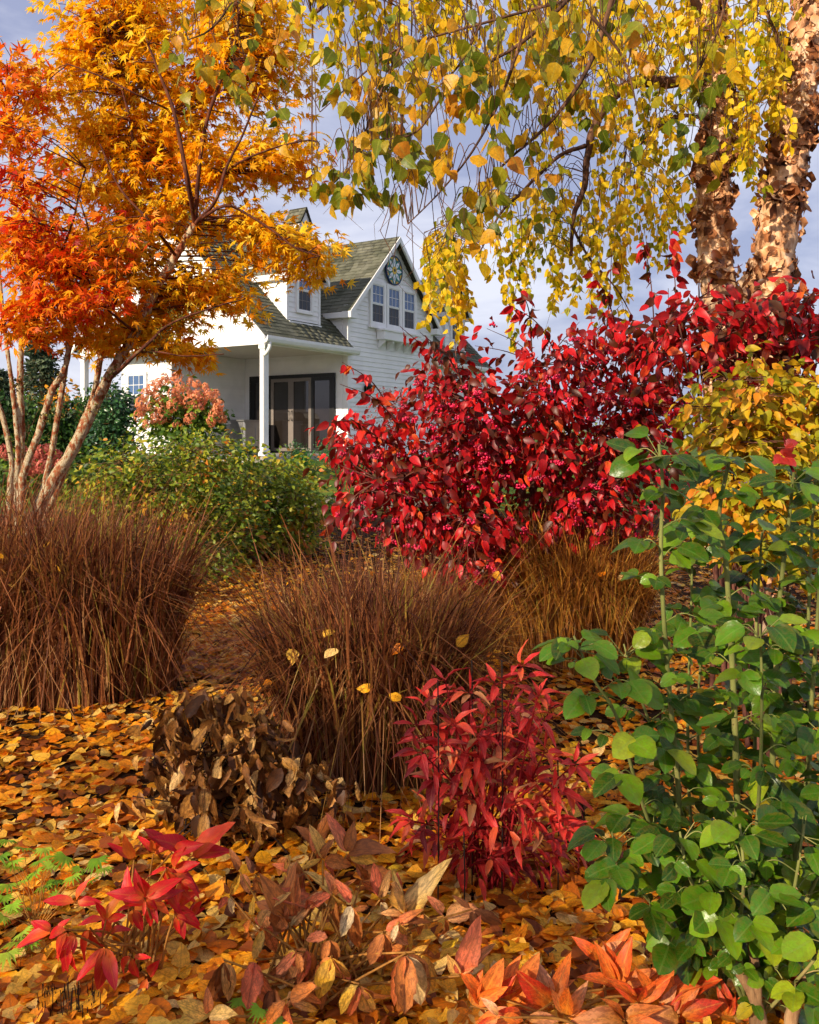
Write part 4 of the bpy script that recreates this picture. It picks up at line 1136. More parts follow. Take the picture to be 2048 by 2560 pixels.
sp_blobs = [(1130, 890, 70, 45, .5), (1070, 925, 60, 40, .4), (1200, 850, 70, 40, .4), (820, 1140, 45, 40, .4), (880, 1280, 80, 60, .7), (1150, 1380, 160, 60, .8), (1560, 1220, 130, 110, .9), (1690, 1000, 60, 90, .7), (880, 1110, 60, 60, .6), (970, 1120, 120, 90), (930, 1220, 90, 70, .9), (1090, 1000, 90, 60, .7), (1010, 935, 60, 30, .2), (1160, 1090, 150, 110), (1060, 1230, 140, 100), (1260, 1180, 180, 130), (1300, 1000, 140, 90, .9), (1190, 930, 80, 50, .5), (1440, 960, 130, 90, .9), (1450, 1120, 160, 120), (1580, 920, 100, 90, .9), (1620, 1070, 110, 110), (1250, 1310, 180, 80), (1450, 1290, 150, 80), (1600, 740, 50, 60, .25), (1510, 820, 90, 50, .5), (1370, 870, 80, 45, .5), (1650, 840, 60, 70, .6), (1000, 1320, 110, 60, .7)]
sp, spP, spsk = bush('spindle_bush', 'large spindle bush with crimson leaves and pink-red berries in front of the house', 'shrub', 1280, 6.2, sp_blobs, 0.75, 580, 7000, OVAL, (0.052, 0.098), M['spindle'], M['red_twig'], 300, 0.085, 0.02, 24, 'spindle bushes', 0.85, 0.5, bf=0.3)
bc = spP[(spP[:, 1] < 6.1)]
bc = bc[RNG.integers(0, len(bc), 230)] + np.array([0, -0.12, -0.05])
berries(sp, bc, 14, 0.0085, 0.017, M['berry'], 100)
s2_blobs = [(1750, 790, 90, 80), (1860, 820, 110, 80), (1960, 800, 90, 80), (2030, 830, 70, 90), (1820, 900, 130, 60), (1960, 890, 110, 50), (1700, 870, 80, 70), (1960, 740, 50, 36, .5), (1870, 740, 50, 40, .4), (2040, 740, 40, 30, .5), (1830, 660, 30, 60, .25)]
s2, s2P, _ = bush('spindle_bush', 'smaller spindle bush with large red and brown leaves against the birch trunks', 'shrub', 1880, 5.2, s2_blobs, 0.45, 120, 950, OVAL, (0.058, 0.105), M['spindle_dark'], M['red_twig'], 300, 0.10, 0.016, 12, 'spindle bushes', 0.75, 0.5, bf=0.2)
# long whippy shoots of the bigger bush against the sky
tb = Tubes(); wp, wd = [], []
for (x0, y0), (x1, y1) in (((1130, 1000), (1000, 815)), ((1180, 1010), (1050, 830)), ((990, 1050), (855, 905)), ((940, 1090), (800, 1060)), ((1640, 900), (1600, 560)), ((1500, 950), (1530, 620)), ((1690, 880), (1670, 560)), ((1400, 900), (1270, 760)), ((1560, 900), (1470, 660)), ((1010, 1080), (850, 960)), ((1330, 880), (1300, 720))):
    a, b = px(x0, y0, 5.9), px(x1, y1, 5.6)
    path = spline([a, (a + b) / 2 + np.array([0.02, 0, 0.06]), b], 8)
    tb.add(path, np.linspace(0.006, 0.002, len(path)), 5)
    f = RNG.random(16) ** 0.6
    idx = (f * (len(path) - 1)).astype(int)
    wp.append(path[idx] + RNG.normal(size=(16, 3)) * 0.012); wd.append(rand_dir(16) * np.array([1, 0.8, 0.3]) + np.array([0, 0, -0.55]))
wp, wd = np.vstack(wp), np.vstack(wd)
scatter(sp, OVAL, wp, wd, rand_dir(len(wp)) + np.array([0, -0.3, 0.4]), RNG.uniform(0.06, 0.10, len(wp)), M['spindle_dark'], 0, rest='shoot_leaves')
tb.build('shoots', M['red_twig'], sp)

M['beauty'] = leaf_mat('beautyberry_leaf', [(0.0, lin(120, 128, 22)), (0.35, lin(176, 164, 26)), (0.62, lin(208, 170, 30)), (0.84, lin(222, 148, 32)), (1.0, lin(214, 104, 34))], 0.42, 0.5, 0.3, patch=0.5, patch_scale=2.0, vein=0.2, vein_col=lin(120, 100, 20))
bb, bbP, _ = bush('beautyberry_bush', 'yellow-orange leaved bush with tiny violet berries behind the green rose', 'shrub', 1950, 4.3, [(1830, 1010, 70, 60), (1900, 980, 90, 60), (1990, 990, 90, 70), (2060, 1040, 80, 110), (1850, 1090, 80, 70), (1960, 1110, 110, 100), (2060, 1220, 80, 100), (1880, 1200, 100, 90), (1780, 1060, 50, 60, .6), (1980, 1280, 100, 90), (1900, 1330, 110, 90), (2040, 1380, 80, 90), (1820, 1280, 70, 80)], 0.4, 230, 3200, OVAL, (0.045, 0.075), M['beauty'], M['red_twig'], 300, 0.075, 0.012, 12, None, 0.4, 0.7, 0.004, bf=0.15)
berries(bb, bbP[RNG.integers(0, len(bbP), 26)] + np.array([0, -0.05, 0]), 12, 0.0035, 0.012, M['violet_berry'], 26)

M['green_small'] = leaf_mat('small_green_leaf', [(0.0, lin(48, 74, 20)), (0.3, lin(88, 116, 28)), (0.6, lin(136, 152, 38)), (0.84, lin(184, 178, 48)), (0.93, lin(204, 150, 40)), (1.0, lin(206, 120, 40))], 0.4, 0.45, 0.35, patch=0.55, patch_scale=1.8)
M['green_twig'] = bark_mat('shrub_twig', [(0.35, lin(58, 42, 26)), (0.6, lin(140, 108, 70)), (0.72, lin(176, 150, 108))], 14, 0.6, 0.3)
GT = OVAL[:2] + SMALL
g1, g1P, _ = bush('leafy_shrub', 'broad sunlit yellow-green shrub between the maple stems and the path', 'shrub', 480, 9.4, [(330, 1180, 120, 90), (260, 1260, 90, 110), (430, 1240, 150, 110), (560, 1190, 130, 90), (480, 1120, 120, 50, .8), (380, 1350, 150, 90), (560, 1340, 130, 80), (300, 1390, 120, 70), (600, 1120, 60, 30, .4), (520, 1430, 110, 50, .8)], 0.8, 420, 8500, GT, (0.045, 0.085), M['green_small'], M['green_twig'], 200, 0.13, 0.02, 16, 'green shrubs by the path', 0.2, 0.7, bf=0.2)
g2, g2P, _ = bush('leafy_shrub', 'darker green rounded shrub at the right of the path entrance', 'shrub', 720, 10.6, [(660, 1220, 90, 80), (740, 1210, 80, 80), (700, 1300, 110, 80), (640, 1330, 70, 70), (770, 1280, 60, 70), (690, 1370, 90, 40, .8)], 0.6, 220, 4200, GT, (0.05, 0.095), M['green_small'], M['green_twig'], 120, 0.13, 0.02, 10, 'green shrubs by the path', 0.2, 0.7, bf=0.1)
# pale bare twigs among the green
for e, P in ((g1, g1P), (g2, g2P)):
    tb = Tubes()
    for c in P[RNG.integers(0, len(P), 26)]:
        d = norm(RNG.normal(size=3) * np.array([1, 0.5, 0.5]) + np.array([0, -0.4, 0.3])) * RNG.uniform(0.15, 0.5)
        tb.add(spline([c, c + d * 0.5 + RNG.normal(size=3) * 0.03, c + d], 4), np.linspace(0.006, 0.002, 9), 4)
    tb.build('bare_twigs', M['green_twig'], e)

# hydrangeas with panicles
M['hyd_leaf'] = leaf_mat('hydrangea_leaf', [(0, lin(40, 70, 20)), (0.5, lin(86, 120, 34)), (0.85, lin(140, 156, 44)), (1, lin(178, 168, 60))], 0.35, 0.5, 0.3, patch=0.4)
M['hyd_flower'] = leaf_mat('hydrangea_flower', [(0, lin(196, 108, 72)), (0.4, lin(232, 148, 100)), (0.75, lin(242, 178, 130)), (1, lin(232, 140, 124))], 0.35, 0.7, 0.2, patch=0.4, patch_scale=2.0)
M['hyd_pink'] = leaf_mat('hydrangea_flower_pink', [(0, lin(140, 62, 52)), (0.5, lin(196, 100, 88)), (1, lin(220, 136, 116))], 0.35, 0.7, 0.2, patch=0.4, patch_scale=2.0)
PET = leaf_tpl(1, 0.45, 0.55, 1, 0.1, 0.1, 0, 0, 0, 0.5, 3)
def panicle_mesh(mat, seed, n=70, r=0.075, h=0.11):
    g = np.random.default_rng(seed)
    u = norm(g.normal(size=(n, 3)))
    V, F, UV = [], [], []
    for k in range(n):
        for q in range(3):
            d = norm(np.cross(u[k], g.normal(size=3)))
            X, Y_, Z = frames(d[None], u[k][None])
            s = 0.028
            V.append(u[k] * np.array([r, r, h]) * (0.8 + 0.25 * g.random()) + (PET[0][:, 0:1] * X + PET[0][:, 1:2] * Y_ + PET[0][:, 2:3] * Z) * s)
            F.append(PET[1] + (k * 3 + q) * len(PET[0])); UV.append(PET[2])
    return to_mesh('flower_head', np.vstack(V), np.vstack(F), mat, np.vstack(UV))
def hydrangea(label, x, Y, leaf_blobs, heads, mat, hsize, n_leaf, group='hydrangeas'):
    e, P, sk = bush('hydrangea', label, 'shrub', x, Y, leaf_blobs, 0.5, 90, n_leaf, OVAL, (0.07, 0.12), M['hyd_leaf'], M['green_twig'], 60, 0.12, 0.018, 9, group, 0.4, 0.7)
    ms = [panicle_mesh(mat, s) for s in range(4)]
    tb = Tubes()
    for (hx, hy) in heads:
        c = px(hx, hy, Y - RNG.uniform(0.1, 0.6))
        o = link('flower_head', ms[RNG.integers(0, 4)], e)
        o.location = Vector(c) - e.location
        s = hsize * RNG.uniform(0.8, 1.25)
        o.scale = (s, s, s); o.rotation_euler = (RNG.normal() * 0.4, RNG.normal() * 0.4, RNG.random() * 6)
        q = sk[np.argmin(np.linalg.norm(sk - c, axis=1))]
        tb.add(spline([q, (q + c) / 2 + np.array([0, 0, -0.03]), c], 4), np.linspace(0.006, 0.003, 9), 4)
    tb.build('flower_stalks', M['green_twig'], e)
    return e
hd = [(362, 985), (352, 1010), (345, 1040), (380, 970), (412, 955), (398, 995), (430, 985), (450, 965), (445, 1000), (470, 985), (492, 960), (488, 990), (505, 1000), (520, 985), (538, 992), (415, 1010), (375, 1015), (400, 1025), (385, 1045), (430, 1015), (455, 1015), (470, 1005), (355, 1025), (412, 945), (460, 1030), (495, 1015), (545, 1015), (540, 1030), (550, 1040), (475, 1045), (405, 1045), (420, 1040), (395, 960), (440, 945), (475, 955), (512, 970), (365, 1060), (440, 1060), (528, 1052)]
hydrangea('hydrangea with salmon-pink flower heads in front of the white porch wall', 450, 14.0, [(400, 1040, 60, 40), (480, 1030, 60, 45), (450, 1080, 80, 40), (430, 1000, 70, 40), (520, 1040, 35, 35)], hd, M['hyd_flower'], 1.0, 1500)
hydrangea('low hydrangea with dusky pink heads half hidden behind the maple stems', 110, 9.5, [(90, 1190, 80, 50), (150, 1180, 50, 50), (30, 1190, 50, 50)], [(95, 1150), (110, 1130), (75, 1165), (130, 1145), (145, 1150), (90, 1180), (150, 1165), (60, 1140), (15, 1130), (120, 1175), (80, 1140), (105, 1165)], M['hyd_pink'], 0.9, 500)

# evergreen screen along the left, and the tall shrub at the house corner
M['hedge'] = leaf_mat('evergreen_leaf', [(0, lin(18, 38, 14)), (0.5, lin(38, 70, 24)), (0.85, lin(66, 98, 30)), (1, lin(100, 120, 40))], 0.2, 0.5, 0.3, patch=0.5, patch_scale=1.0)
M['holly'] = leaf_mat('glossy_leaf', [(0, lin(22, 48, 26)), (0.5, lin(44, 84, 44)), (1, lin(84, 124, 66))], 0.2, 0.3, 0.5, patch=0.4)
places = ['leftmost', 'second from the left', 'third from the left', 'fourth from the left', 'rightmost']
for k, (x, top, w) in enumerate(((-10, 985, 60), (55, 1000, 55), (118, 985, 60), (182, 1000, 60), (235, 990, 55))):
    Yh = 19.0 + 0.3 * (k % 2)
    bush('evergreen_shrub', 'dark evergreen screen shrub behind the maple stems, ' + places[k], 'shrub', x, Yh, [(x, top + 40, w * 0.7, 45), (x, top + 90, w, 60), (x, top + 140, w, 50)], 0.7, 90, 2400, SMALL, (0.07, 0.14), M['hedge'], M['green_twig'], 40, 0.16, 0.03, 4, 'evergreen screen at the left', -0.6, 0.2, 0.008)
bush('evergreen_shrub', 'tall glossy cone-shaped evergreen at the white house corner', 'shrub', 290, 16.5, [(285, 985, 26, 40), (285, 1030, 45, 50), (285, 1080, 58, 60), (290, 1120, 60, 40)], 0.45, 130, 2600, OVAL[:1] + SMALL, (0.07, 0.12), M['holly'], M['green_twig'], 60, 0.12, 0.03, 5, None, 0.2, 0.5, 0.007)
# clipped balls and strappy clump by the porch post
bl = [(585, 1128, 20, 'round green box ball left of the porch downspout, the larger'), (622, 1132, 14, 'round green box ball left of the porch downspout, the smaller'), (745, 1125, 26, 'rounded dark green shrublet in front of the patio doors'), (815, 1130, 30, 'dark green low shrub right of the patio doors behind red leaves')]
for x, y, r, lab in bl:
    bush('box_ball', lab, 'shrub', x, 17.6, [(x, y, r, r)], r / 2200 * 17.6, 30, 700, SMALL, (0.03, 0.06), M['holly'], M['green_twig'], 20, 0.05, 0.012, 3, 'low green shrubs beside the porch', -0.3, 0.5, 0.004)
M['strap'] = leaf_mat('strap_leaf', [(0, lin(30, 76, 30)), (0.6, lin(64, 130, 56)), (1, lin(110, 160, 70))], 0.35, 0.4, 0.4, patch=0.2)
STRAP = [leaf_tpl(5, 0.035, 0.4, 0.8, 0.5, d, 0, 0, 0, 0.5, s) for s, d in enumerate((0.3, 0.6, 0.15))]
ps = px(758, 1168, 16.6)
st = empty('strappy_plant', (ps[0], 16.6, float(ground_z(ps[0], 16.6))), 'spiky clump of bright green strap leaves below the patio doors', 'plant')
n = 60
scatter(st, STRAP, np.tile(np.array(st.location), (n, 1)) + RNG.normal(size=(n, 3)) * np.array([0.05, 0.05, 0.005]), RNG.normal(size=(n, 3)) * np.array([0.7, 0.7, 0.1]) + np.array([0, 0, 0.9]), rand_dir(n) * 0.3 + np.array([0, 0, 1.0]), RNG.uniform(0.3, 0.5, n), M['strap'], 60)
# little purple-leaved tree against the gable wall
M['purple'] = leaf_mat('purple_leaf', [(0, lin(110, 50, 52)), (0.6, lin(160, 88, 84)), (1, lin(190, 120, 104))], 0.35, 0.5, 0.3)
bush('small_tree', 'small dusky-red leaved tree against the white gable wall', 'tree', 985, 18.5, [(975, 985, 36, 24, .8), (960, 1010, 45, 25), (1000, 1000, 40, 30), (985, 1040, 60, 35)], 0.35, 60, 420, OVAL, (0.05, 0.08), M['purple'], M['red_twig'], 40, 0.1, 0.02, 8, None, 0.2, 0.6, 0.005)

# distant conifers and field trees
M['needle'] = leaf_mat('needle', [(0, lin(34, 48, 34)), (0.5, lin(66, 84, 62)), (1, lin(112, 122, 92))], 0.15, 0.7, 0.2, patch=0.4, patch_scale=0.3)
M['far_green'] = leaf_mat('far_leaf', [(0, lin(48, 66, 30)), (0.6, lin(100, 112, 46)), (1, lin(170, 140, 50))], 0.3, 0.6, 0.2, patch=0.5, patch_scale=0.3)
M['far_gold'] = leaf_mat('far_gold_leaf', [(0, lin(170, 96, 22)), (1, lin(236, 170, 40))], 0.3, 0.6, 0.2, patch=0.3, patch_scale=0.3)
def conifer(label, x, y_top, Y, w, n):
    X = (x - 1024) / F_PX * Y
    z0 = float(ground_z(X, Y)); z1 = EYE + (HOR - y_top) / F_PX * Y
    e = empty('conifer_tree', (X, Y, z0), label, 'tree', 'far conifers beyond the hedge')
    limb(e, 'trunk', [(X, Y, z0), (X + 0.1, Y, (z0 + z1) / 2), (X, Y, z1)], 0.28, 0.04, M['green_twig'], 7, 5)
    tb = Tubes(); P, D = [], []
    H = z1 - z0
    for k in range(n):
        t = random.random() ** 0.8
        z = z0 + H * (0.12 + 0.88 * t)
        a = random.random() * 6.283; L_ = w * (1.05 - t) * random.uniform(0.55, 1.1) + 0.15
        d = np.array([math.cos(a), math.sin(a), random.uniform(-0.25, 0.1)])
        s = np.array([X, Y, z]); tip = s + d * L_
        tb.add([s, (s + tip) / 2 + np.array([0, 0, 0.08]), tip], np.array([0.04, 0.025, 0.01]), 4)
        m = 16
        f = np.random.random(m)[:, None] ** 0.7
        P.append(s + (tip - s) * f + RNG.normal(size=(m, 3)) * 0.14); D.append(norm(d + RNG.normal(size=(m, 3)) * 0.5))
    P, D = np.vstack(P), np.vstack(D)
    scatter(e, SMALL, P, D, rand_dir(len(P)), RNG.uniform(0.22, 0.5, len(P)), M['needle'], 0)
    tb.build('limbs', M['green_twig'], e)
conifer('tall thin grey-green conifer seen between the maple stems', 100, 818, 62.0, 2.3, 210)
conifer('shorter far conifer at the left edge of the picture', 0, 930, 66.0, 2.0, 140)
def far_tree(label, x, y_top, Y, w, mat, n, trunk=True):
    X = (x - 1024) / F_PX * Y
    bush('field_tree', label, 'tree', x, Y, [(x, y_top + 0.35 * (HOR - y_top), w, 0.35 * (HOR - y_top)), (x - w * 0.3, y_top + 0.6 * (HOR - y_top), w, 0.35 * (HOR - y_top)), (x + w * 0.4, y_top + 0.65 * (HOR - y_top), w * 0.9, 0.3 * (HOR - y_top))], w / 2200 * Y * 0.7, 60, n, SMALL, (0.3, 0.6), mat, M['green_twig'], 0, 0.5, 0.15, 6, 'far trees on the horizon', 0.2, 0.5, 0.03)
far_tree('far golden tree glimpsed between two maple stems', 168, 960, 60, 26, M['far_gold'], 500)
far_tree('far green tree low on the horizon at the left edge', 20, 1000, 70, 46, M['far_green'], 600)
far_tree('far green tree low on the horizon left of the porch post', 110, 985, 72, 50, M['far_green'], 600)
for k, (x, yt) in enumerate(((1250, 1045), (1420, 1050), (1620, 1040), (1830, 1050), (2020, 1040))):
    far_tree('far pale green tree on the horizon behind the red bush, ' + ('first', 'second', 'third', 'fourth', 'last')[k] + ' from the left', x, yt, 90, 110, M['far_green'], 500)

# ------------------------------------------------------------------ ornamental grasses
M['grass'] = leaf_mat('dry_grass_blade', [(0.0, lin(54, 26, 18)), (0.28, lin(98, 52, 30)), (0.52, lin(140, 82, 46)), (0.76, lin(164, 102, 58)), (0.88, lin(168, 126, 56)), (0.95, lin(140, 128, 46)), (1.0, lin(198, 148, 100))], 0.3, 0.6, 0.25, patch=0.25, patch_scale=3.0)
M['grass_gold'] = leaf_mat('golden_grass_blade', [(0.0, lin(84, 48, 24)), (0.3, lin(140, 84, 34)), (0.6, lin(188, 122, 46)), (0.85, lin(204, 150, 60)), (1.0, lin(150, 134, 50))], 0.3, 0.6, 0.25, patch=0.25, patch_scale=3.0)
M['grass_head'] = leaf_mat('grass_seed_stalk', [(0.0, lin(84, 42, 34)), (0.5, lin(132, 76, 56)), (1.0, lin(178, 122, 88))], 0.3, 0.7, 0.2, patch=0.2)
M['grass_pale'] = leaf_mat('pale_grass_blade', [(0.0, lin(112, 66, 38)), (0.5, lin(156, 102, 58)), (1.0, lin(196, 148, 98))], 0.3, 0.6, 0.25, patch=0.25, patch_scale=3.0)
M['litter'] = leaf_mat('fallen_leaf', [(0.0, lin(88, 42, 18)), (0.12, lin(152, 74, 24)), (0.24, lin(230, 124, 20)), (0.44, lin(250, 154, 22)), (0.64, lin(255, 182, 32)), (0.82, lin(255, 206, 88)), (0.94, lin(242, 202, 130)), (1.0, lin(248, 200, 36))], 0.3, 0.5, 0.35, vein=0.3, vein_col=lin(150, 92, 34), spot=0.3, spot_col=lin(120, 62, 20), patch=0.25, patch_scale=2.5, bump=0.4)

def ribbons(parent, base, rad, n, h, spread, width, mat, part, droop=0.5, segs=5, tilt=None, hvar=0.25):
    """curved tapering blades in one mesh"""
    ang = RNG.random(n) * 2 * np.pi
    r = np.sqrt(RNG.random(n)) * np.array(rad[0])
    B = np.stack([base[0] + r * np.cos(ang), base[1] + r * np.sin(ang) * rad[1] / rad[0], np.zeros(n)], -1)
    B[:, 2] = ground_z(B[:, 0], B[:, 1])
    out = np.stack([np.cos(ang), np.sin(ang), np.zeros(n)], -1) * (0.7 * r / rad[0])[:, None] + RNG.normal(size=(n, 3)) * np.array([0.6, 0.6, 0])
    out[:, 2] = 0
    H = h * (1 + RNG.normal(size=n) * hvar * 0.6) * (1 - 0.08 * (r / rad[0]) ** 2)
    H = np.clip(H, 0.25 * h, 1.35 * h)
    dr = np.abs(RNG.normal(size=n)) * droop
    s = np.linspace(0, 1, segs + 1)
    bend = spread * H
    lat = out[:, None, :] * (bend[:, None] * (s[None] * 0.4 + 0.6 * s[None] ** 2.3))[:, :, None]
    kink = dr[:, None] * np.maximum(0, s[None] - 0.55) ** 2 * 2.2
    z = H[:, None] * (s[None] - kink)
    C = B[:, None, :] + lat * (1 + kink[:, :, None] * 1.5)
    C[:, :, 2] = B[:, None, 2] + z
    wig = RNG.normal(size=(n, 3)) * np.array([0.075, 0.075, 0]) * h
    C = C + wig[:, None, :] * (s[None, :, None] ** 2.5) + (RNG.normal(size=(n, segs + 1, 3)) * np.array([0.012, 0.012, 0]) * h) * s[None, :, None]
    side = norm(np.cross(out + RNG.normal(size=(n, 3)) * 0.8, np.array([0, 0, 1.0])))
    w = width * RNG.uniform(0.6, 1.3, n)[:, None] * np.clip(1.15 - s[None] ** 1.6, 0.06, 1)
    Lf = C - side[:, None, :] * w[:, :, None]; Rt = C + side[:, None, :] * w[:, :, None]
    V = np.stack([Lf, Rt], 2).reshape(-1, 3) - np.array(parent.location)
    k = (segs + 1) * 2
    j = np.arange(segs)
    q = np.stack([2 * j, 2 * j + 1, 2 * j + 3, 2 * j + 2], -1)
    F = (q[None] + (np.arange(n) * k)[:, None, None]).reshape(-1, 4)
    UV = np.tile(np.stack([np.tile([0.1, 0.9], segs + 1), np.repeat(s, 2)], -1), (n, 1))
    o = link(part, to_mesh(part, V, F, mat, UV, True), parent)
    o['kind'] = 'stuff'
    return C

def grass_clump(label, x, y_base, h, rad, n, spread=0.35, mat='grass', caught=10, heads=260, Y=None):
    Y = Y or F_PX * EYE / (y_base - HOR) + rad[1]
    X = (x - 1024) / F_PX * Y
    e = empty('ornamental_grass', (X, Y, float(ground_z(X, Y))), label, 'grass', 'clumps of dry ornamental grass')
    C = ribbons(e, (X, Y), rad, n, h, spread, 0.0058, M[mat], 'blades', 0.8)
    ribbons(e, (X, Y), rad, n // 6, h * 0.7, spread * 0.9, 0.0045, M['grass_pale'], 'broken_blades', 1.6, 6)
    ribbons(e, (X, Y), (rad[0] * 0.85, rad[1] * 0.85), heads, h * 1.16, spread * 0.9, 0.0016, M['grass_head'], 'seed_stalks', 0.1, 4, hvar=0.15)
    # dead blades lying low round the skirt
    ribbons(e, (X, Y), (rad[0] * 1.05, rad[1] * 1.05), n // 7, h * 0.45, spread * 1.7, 0.004, M[mat], 'skirt_blades', 1.2)
    if caught:
        front = C[:, 3:5].reshape(-1, 3)
        front = front[front[:, 1] < Y - rad[1] * 0.45]
        P = front[RNG.integers(0, len(front), caught)] + np.array([0, 0.03, 0])
        scatter(e, LITTER[3:6] + LITTER[:1], P, rand_dir(caught), rand_dir(caught) * 0.9 + np.array([0, -0.5, 0.5]), RNG.uniform(0.04, 0.075, caught), M['litter'], caught)
    return e

grass_clump('brown grass clump at the left edge below the maples', 20, 1800, 1.14, (0.62, 0.55), 4200, 0.24, caught=14)
grass_clump('brown grass clump left of the leaf-strewn path, beside the dried brown plant', 250, 1790, 1.06, (0.46, 0.5), 3600, 0.24, caught=14)
grass_clump('purplish brown grass clump in the middle behind the dried and the red plants', 930, 1985, 0.92, (0.42, 0.38), 4300, 0.28, caught=30, heads=520)
grass_clump('golden brown upright grass clump in front of the spindle bush', 1440, 1690, 0.98, (0.42, 0.42), 3400, 0.26, 'grass_gold', caught=12)
grass_clump('low golden grass tuft between the middle clump and the golden one', 1180, 1640, 0.62, (0.40, 0.35), 2300, 0.55, 'grass_gold', caught=10, heads=60)

# ------------------------------------------------------------------ leafy perennials
def stem_path(a, b, lift=0.25):
    a, b = np.array(a, float), np.array(b, float)
    m = a * 0.45 + b * 0.55
    m[:2] = a[:2] * 0.62 + b[:2] * 0.38
    return spline([a, m + RNG.normal(size=3) * 0.012, b], 6)

class Plant:
    """stems as single parts, leaves collected and scattered at the end"""
    def __init__(s, name, label, cat, loc, group=None):
        s.e = empty(name, loc, label, cat, group)
        s.P, s.D, s.N, s.S, s.W = [], [], [], [], []
    def stem(s, path, r0, r1, mat, name='stem', sides=6):
        n = len(path)
        V, F = tube(path, np.linspace(r0, r1, n), sides)
        return link(name, to_mesh(name, V - np.array(s.e.location), F, mat, None, True), s.e)
    def leaf(s, p, d, n, size, w=1.0):
        s.P.append(p); s.D.append(d); s.N.append(n); s.S.append(size); s.W.append(w)
    def fan(s, p, axis, count, size, spread, droop=0.0, up=(0, 0, 1), w=(0.85, 1.15), tubes=None, pet=0.0):
        """leaflets radiating round an axis"""
        axis = norm(np.array(axis, float))
        ref = norm(np.cross(axis, np.array([0.2, 0.3, 1.0])))
        ref2 = np.cross(axis, ref)
        a0 = random.random() * 6.28
        for k in range(count):
            a = a0 + k * 6.283 / count + random.uniform(-0.3, 0.3)
            d = norm(axis + (ref * math.cos(a) + ref2 * math.sin(a)) * spread * random.uniform(0.7, 1.2) + np.array([0, 0, -droop * random.uniform(0.5, 1.5)]))
            n = norm(np.array(up, float) + axis * 0.5 + RNG.normal(size=3) * 0.3)
            q = np.array(p) + d * pet
            if tubes is not None and pet: tubes.add([np.array(p), q], 0.0016, 4)
            s.leaf(q, d, n, size * random.uniform(0.75, 1.2), random.uniform(*w))
    def done(s, tpls, mat, n_obj=300):
        scatter(s.e, tpls, np.array(s.P), np.array(s.D), np.array(s.N), np.array(s.S), mat, n_obj, W=np.array(s.W))

def gpt(x, y):
    """point of the flat bed seen at a pixel"""
    Y = F_PX * EYE / (y - HOR)
    X = (x - 1024) / F_PX * Y
    return np.array([X, Y, float(ground_z(X, Y))])

M['peony_red'] = leaf_mat('peony_leaf_red', [(0.0, lin(96, 12, 26)), (0.2, lin(170, 20, 34)), (0.5, lin(220, 36, 42)), (0.72, lin(232, 64, 54)), (0.86, lin(240, 100, 56)), (0.94, lin(216, 150, 98)), (1.0, lin(180, 128, 80))], 0.3, 0.45, 0.38, vein=0.25, vein_col=lin(240, 140, 110), spot=0.25, spot_col=lin(170, 90, 60), patch=0.25, patch_scale=3.0, bump=0.4)
M['peony_crimson'] = leaf_mat('peony_leaf_crimson', [(0.0, lin(176, 16, 34)), (0.4, lin(228, 22, 34)), (0.7, lin(240, 36, 36)), (0.9, lin(236, 84, 34)), (1.0, lin(226, 140, 44))], 0.3, 0.5, 0.35, vein=0.25, vein_col=lin(226, 120, 50), spot=0.14, spot_col=lin(150, 40, 20), patch=0.2, patch_scale=4.0, bump=0.6, foot=0.4, foot_col=lin(226, 140, 34))
M['peony_orange'] = leaf_mat('peony_leaf_orange', [(0.0, lin(206, 50, 34)), (0.3, lin(240, 88, 36)), (0.6, lin(250, 126, 42)), (0.85, lin(240, 150, 84)), (1.0, lin(230, 186, 146))], 0.3, 0.5, 0.35, vein=0.3, vein_col=lin(240, 170, 80), spot=0.42, spot_col=lin(120, 50, 32), patch=0.2, patch_scale=4.0, bump=0.7, foot=0.5, foot_col=lin(232, 160, 40))
M['withered'] = leaf_mat('withered_leaf', [(0.0, lin(126, 72, 40)), (0.2, lin(186, 110, 52)), (0.42, lin(230, 138, 62)), (0.56, lin(240, 116, 78)), (0.7, lin(236, 172, 104)), (0.86, lin(250, 192, 52)), (1.0, lin(230, 206, 164))], 0.22, 0.6, 0.3, vein=0.35, vein_col=lin(110, 64, 36), spot=0.4, spot_col=lin(86, 48, 30), patch=0.2, patch_scale=5.0, edge=0.6, edge_col=lin(84, 48, 30), bump=0.6)
M['dried'] = leaf_mat('dried_leaf', [(0.0, lin(60, 34, 18)), (0.3, lin(122, 72, 30)), (0.6, lin(176, 116, 48)), (0.85, lin(212, 154, 74)), (1.0, lin(230, 188, 120))], 0.15, 0.55, 0.35, vein=0.3, vein_col=lin(90, 52, 26), spot=0.5, spot_col=lin(64, 36, 18), patch=0.2, patch_scale=5.0, edge=0.5, edge_col=lin(60, 34, 20), bump=0.6)
M['stalk_red'] = bark_mat('stalk_red', [(0.3, lin(86, 14, 18)), (0.6, lin(156, 30, 34)), (0.75, lin(180, 70, 50))], 20, 0.3, 0.2)
M['stalk_tan'] = bark_mat('stalk_tan', [(0.3, lin(106, 66, 28)), (0.6, lin(176, 122, 56)), (0.75, lin(206, 160, 96))], 20, 0.3, 0.2)
M['stalk_dark'] = bark_mat('stalk_dark', [(0.3, lin(24, 16, 14)), (0.6, lin(56, 36, 26)), (0.75, lin(84, 54, 36))], 20, 0.3, 0.2)

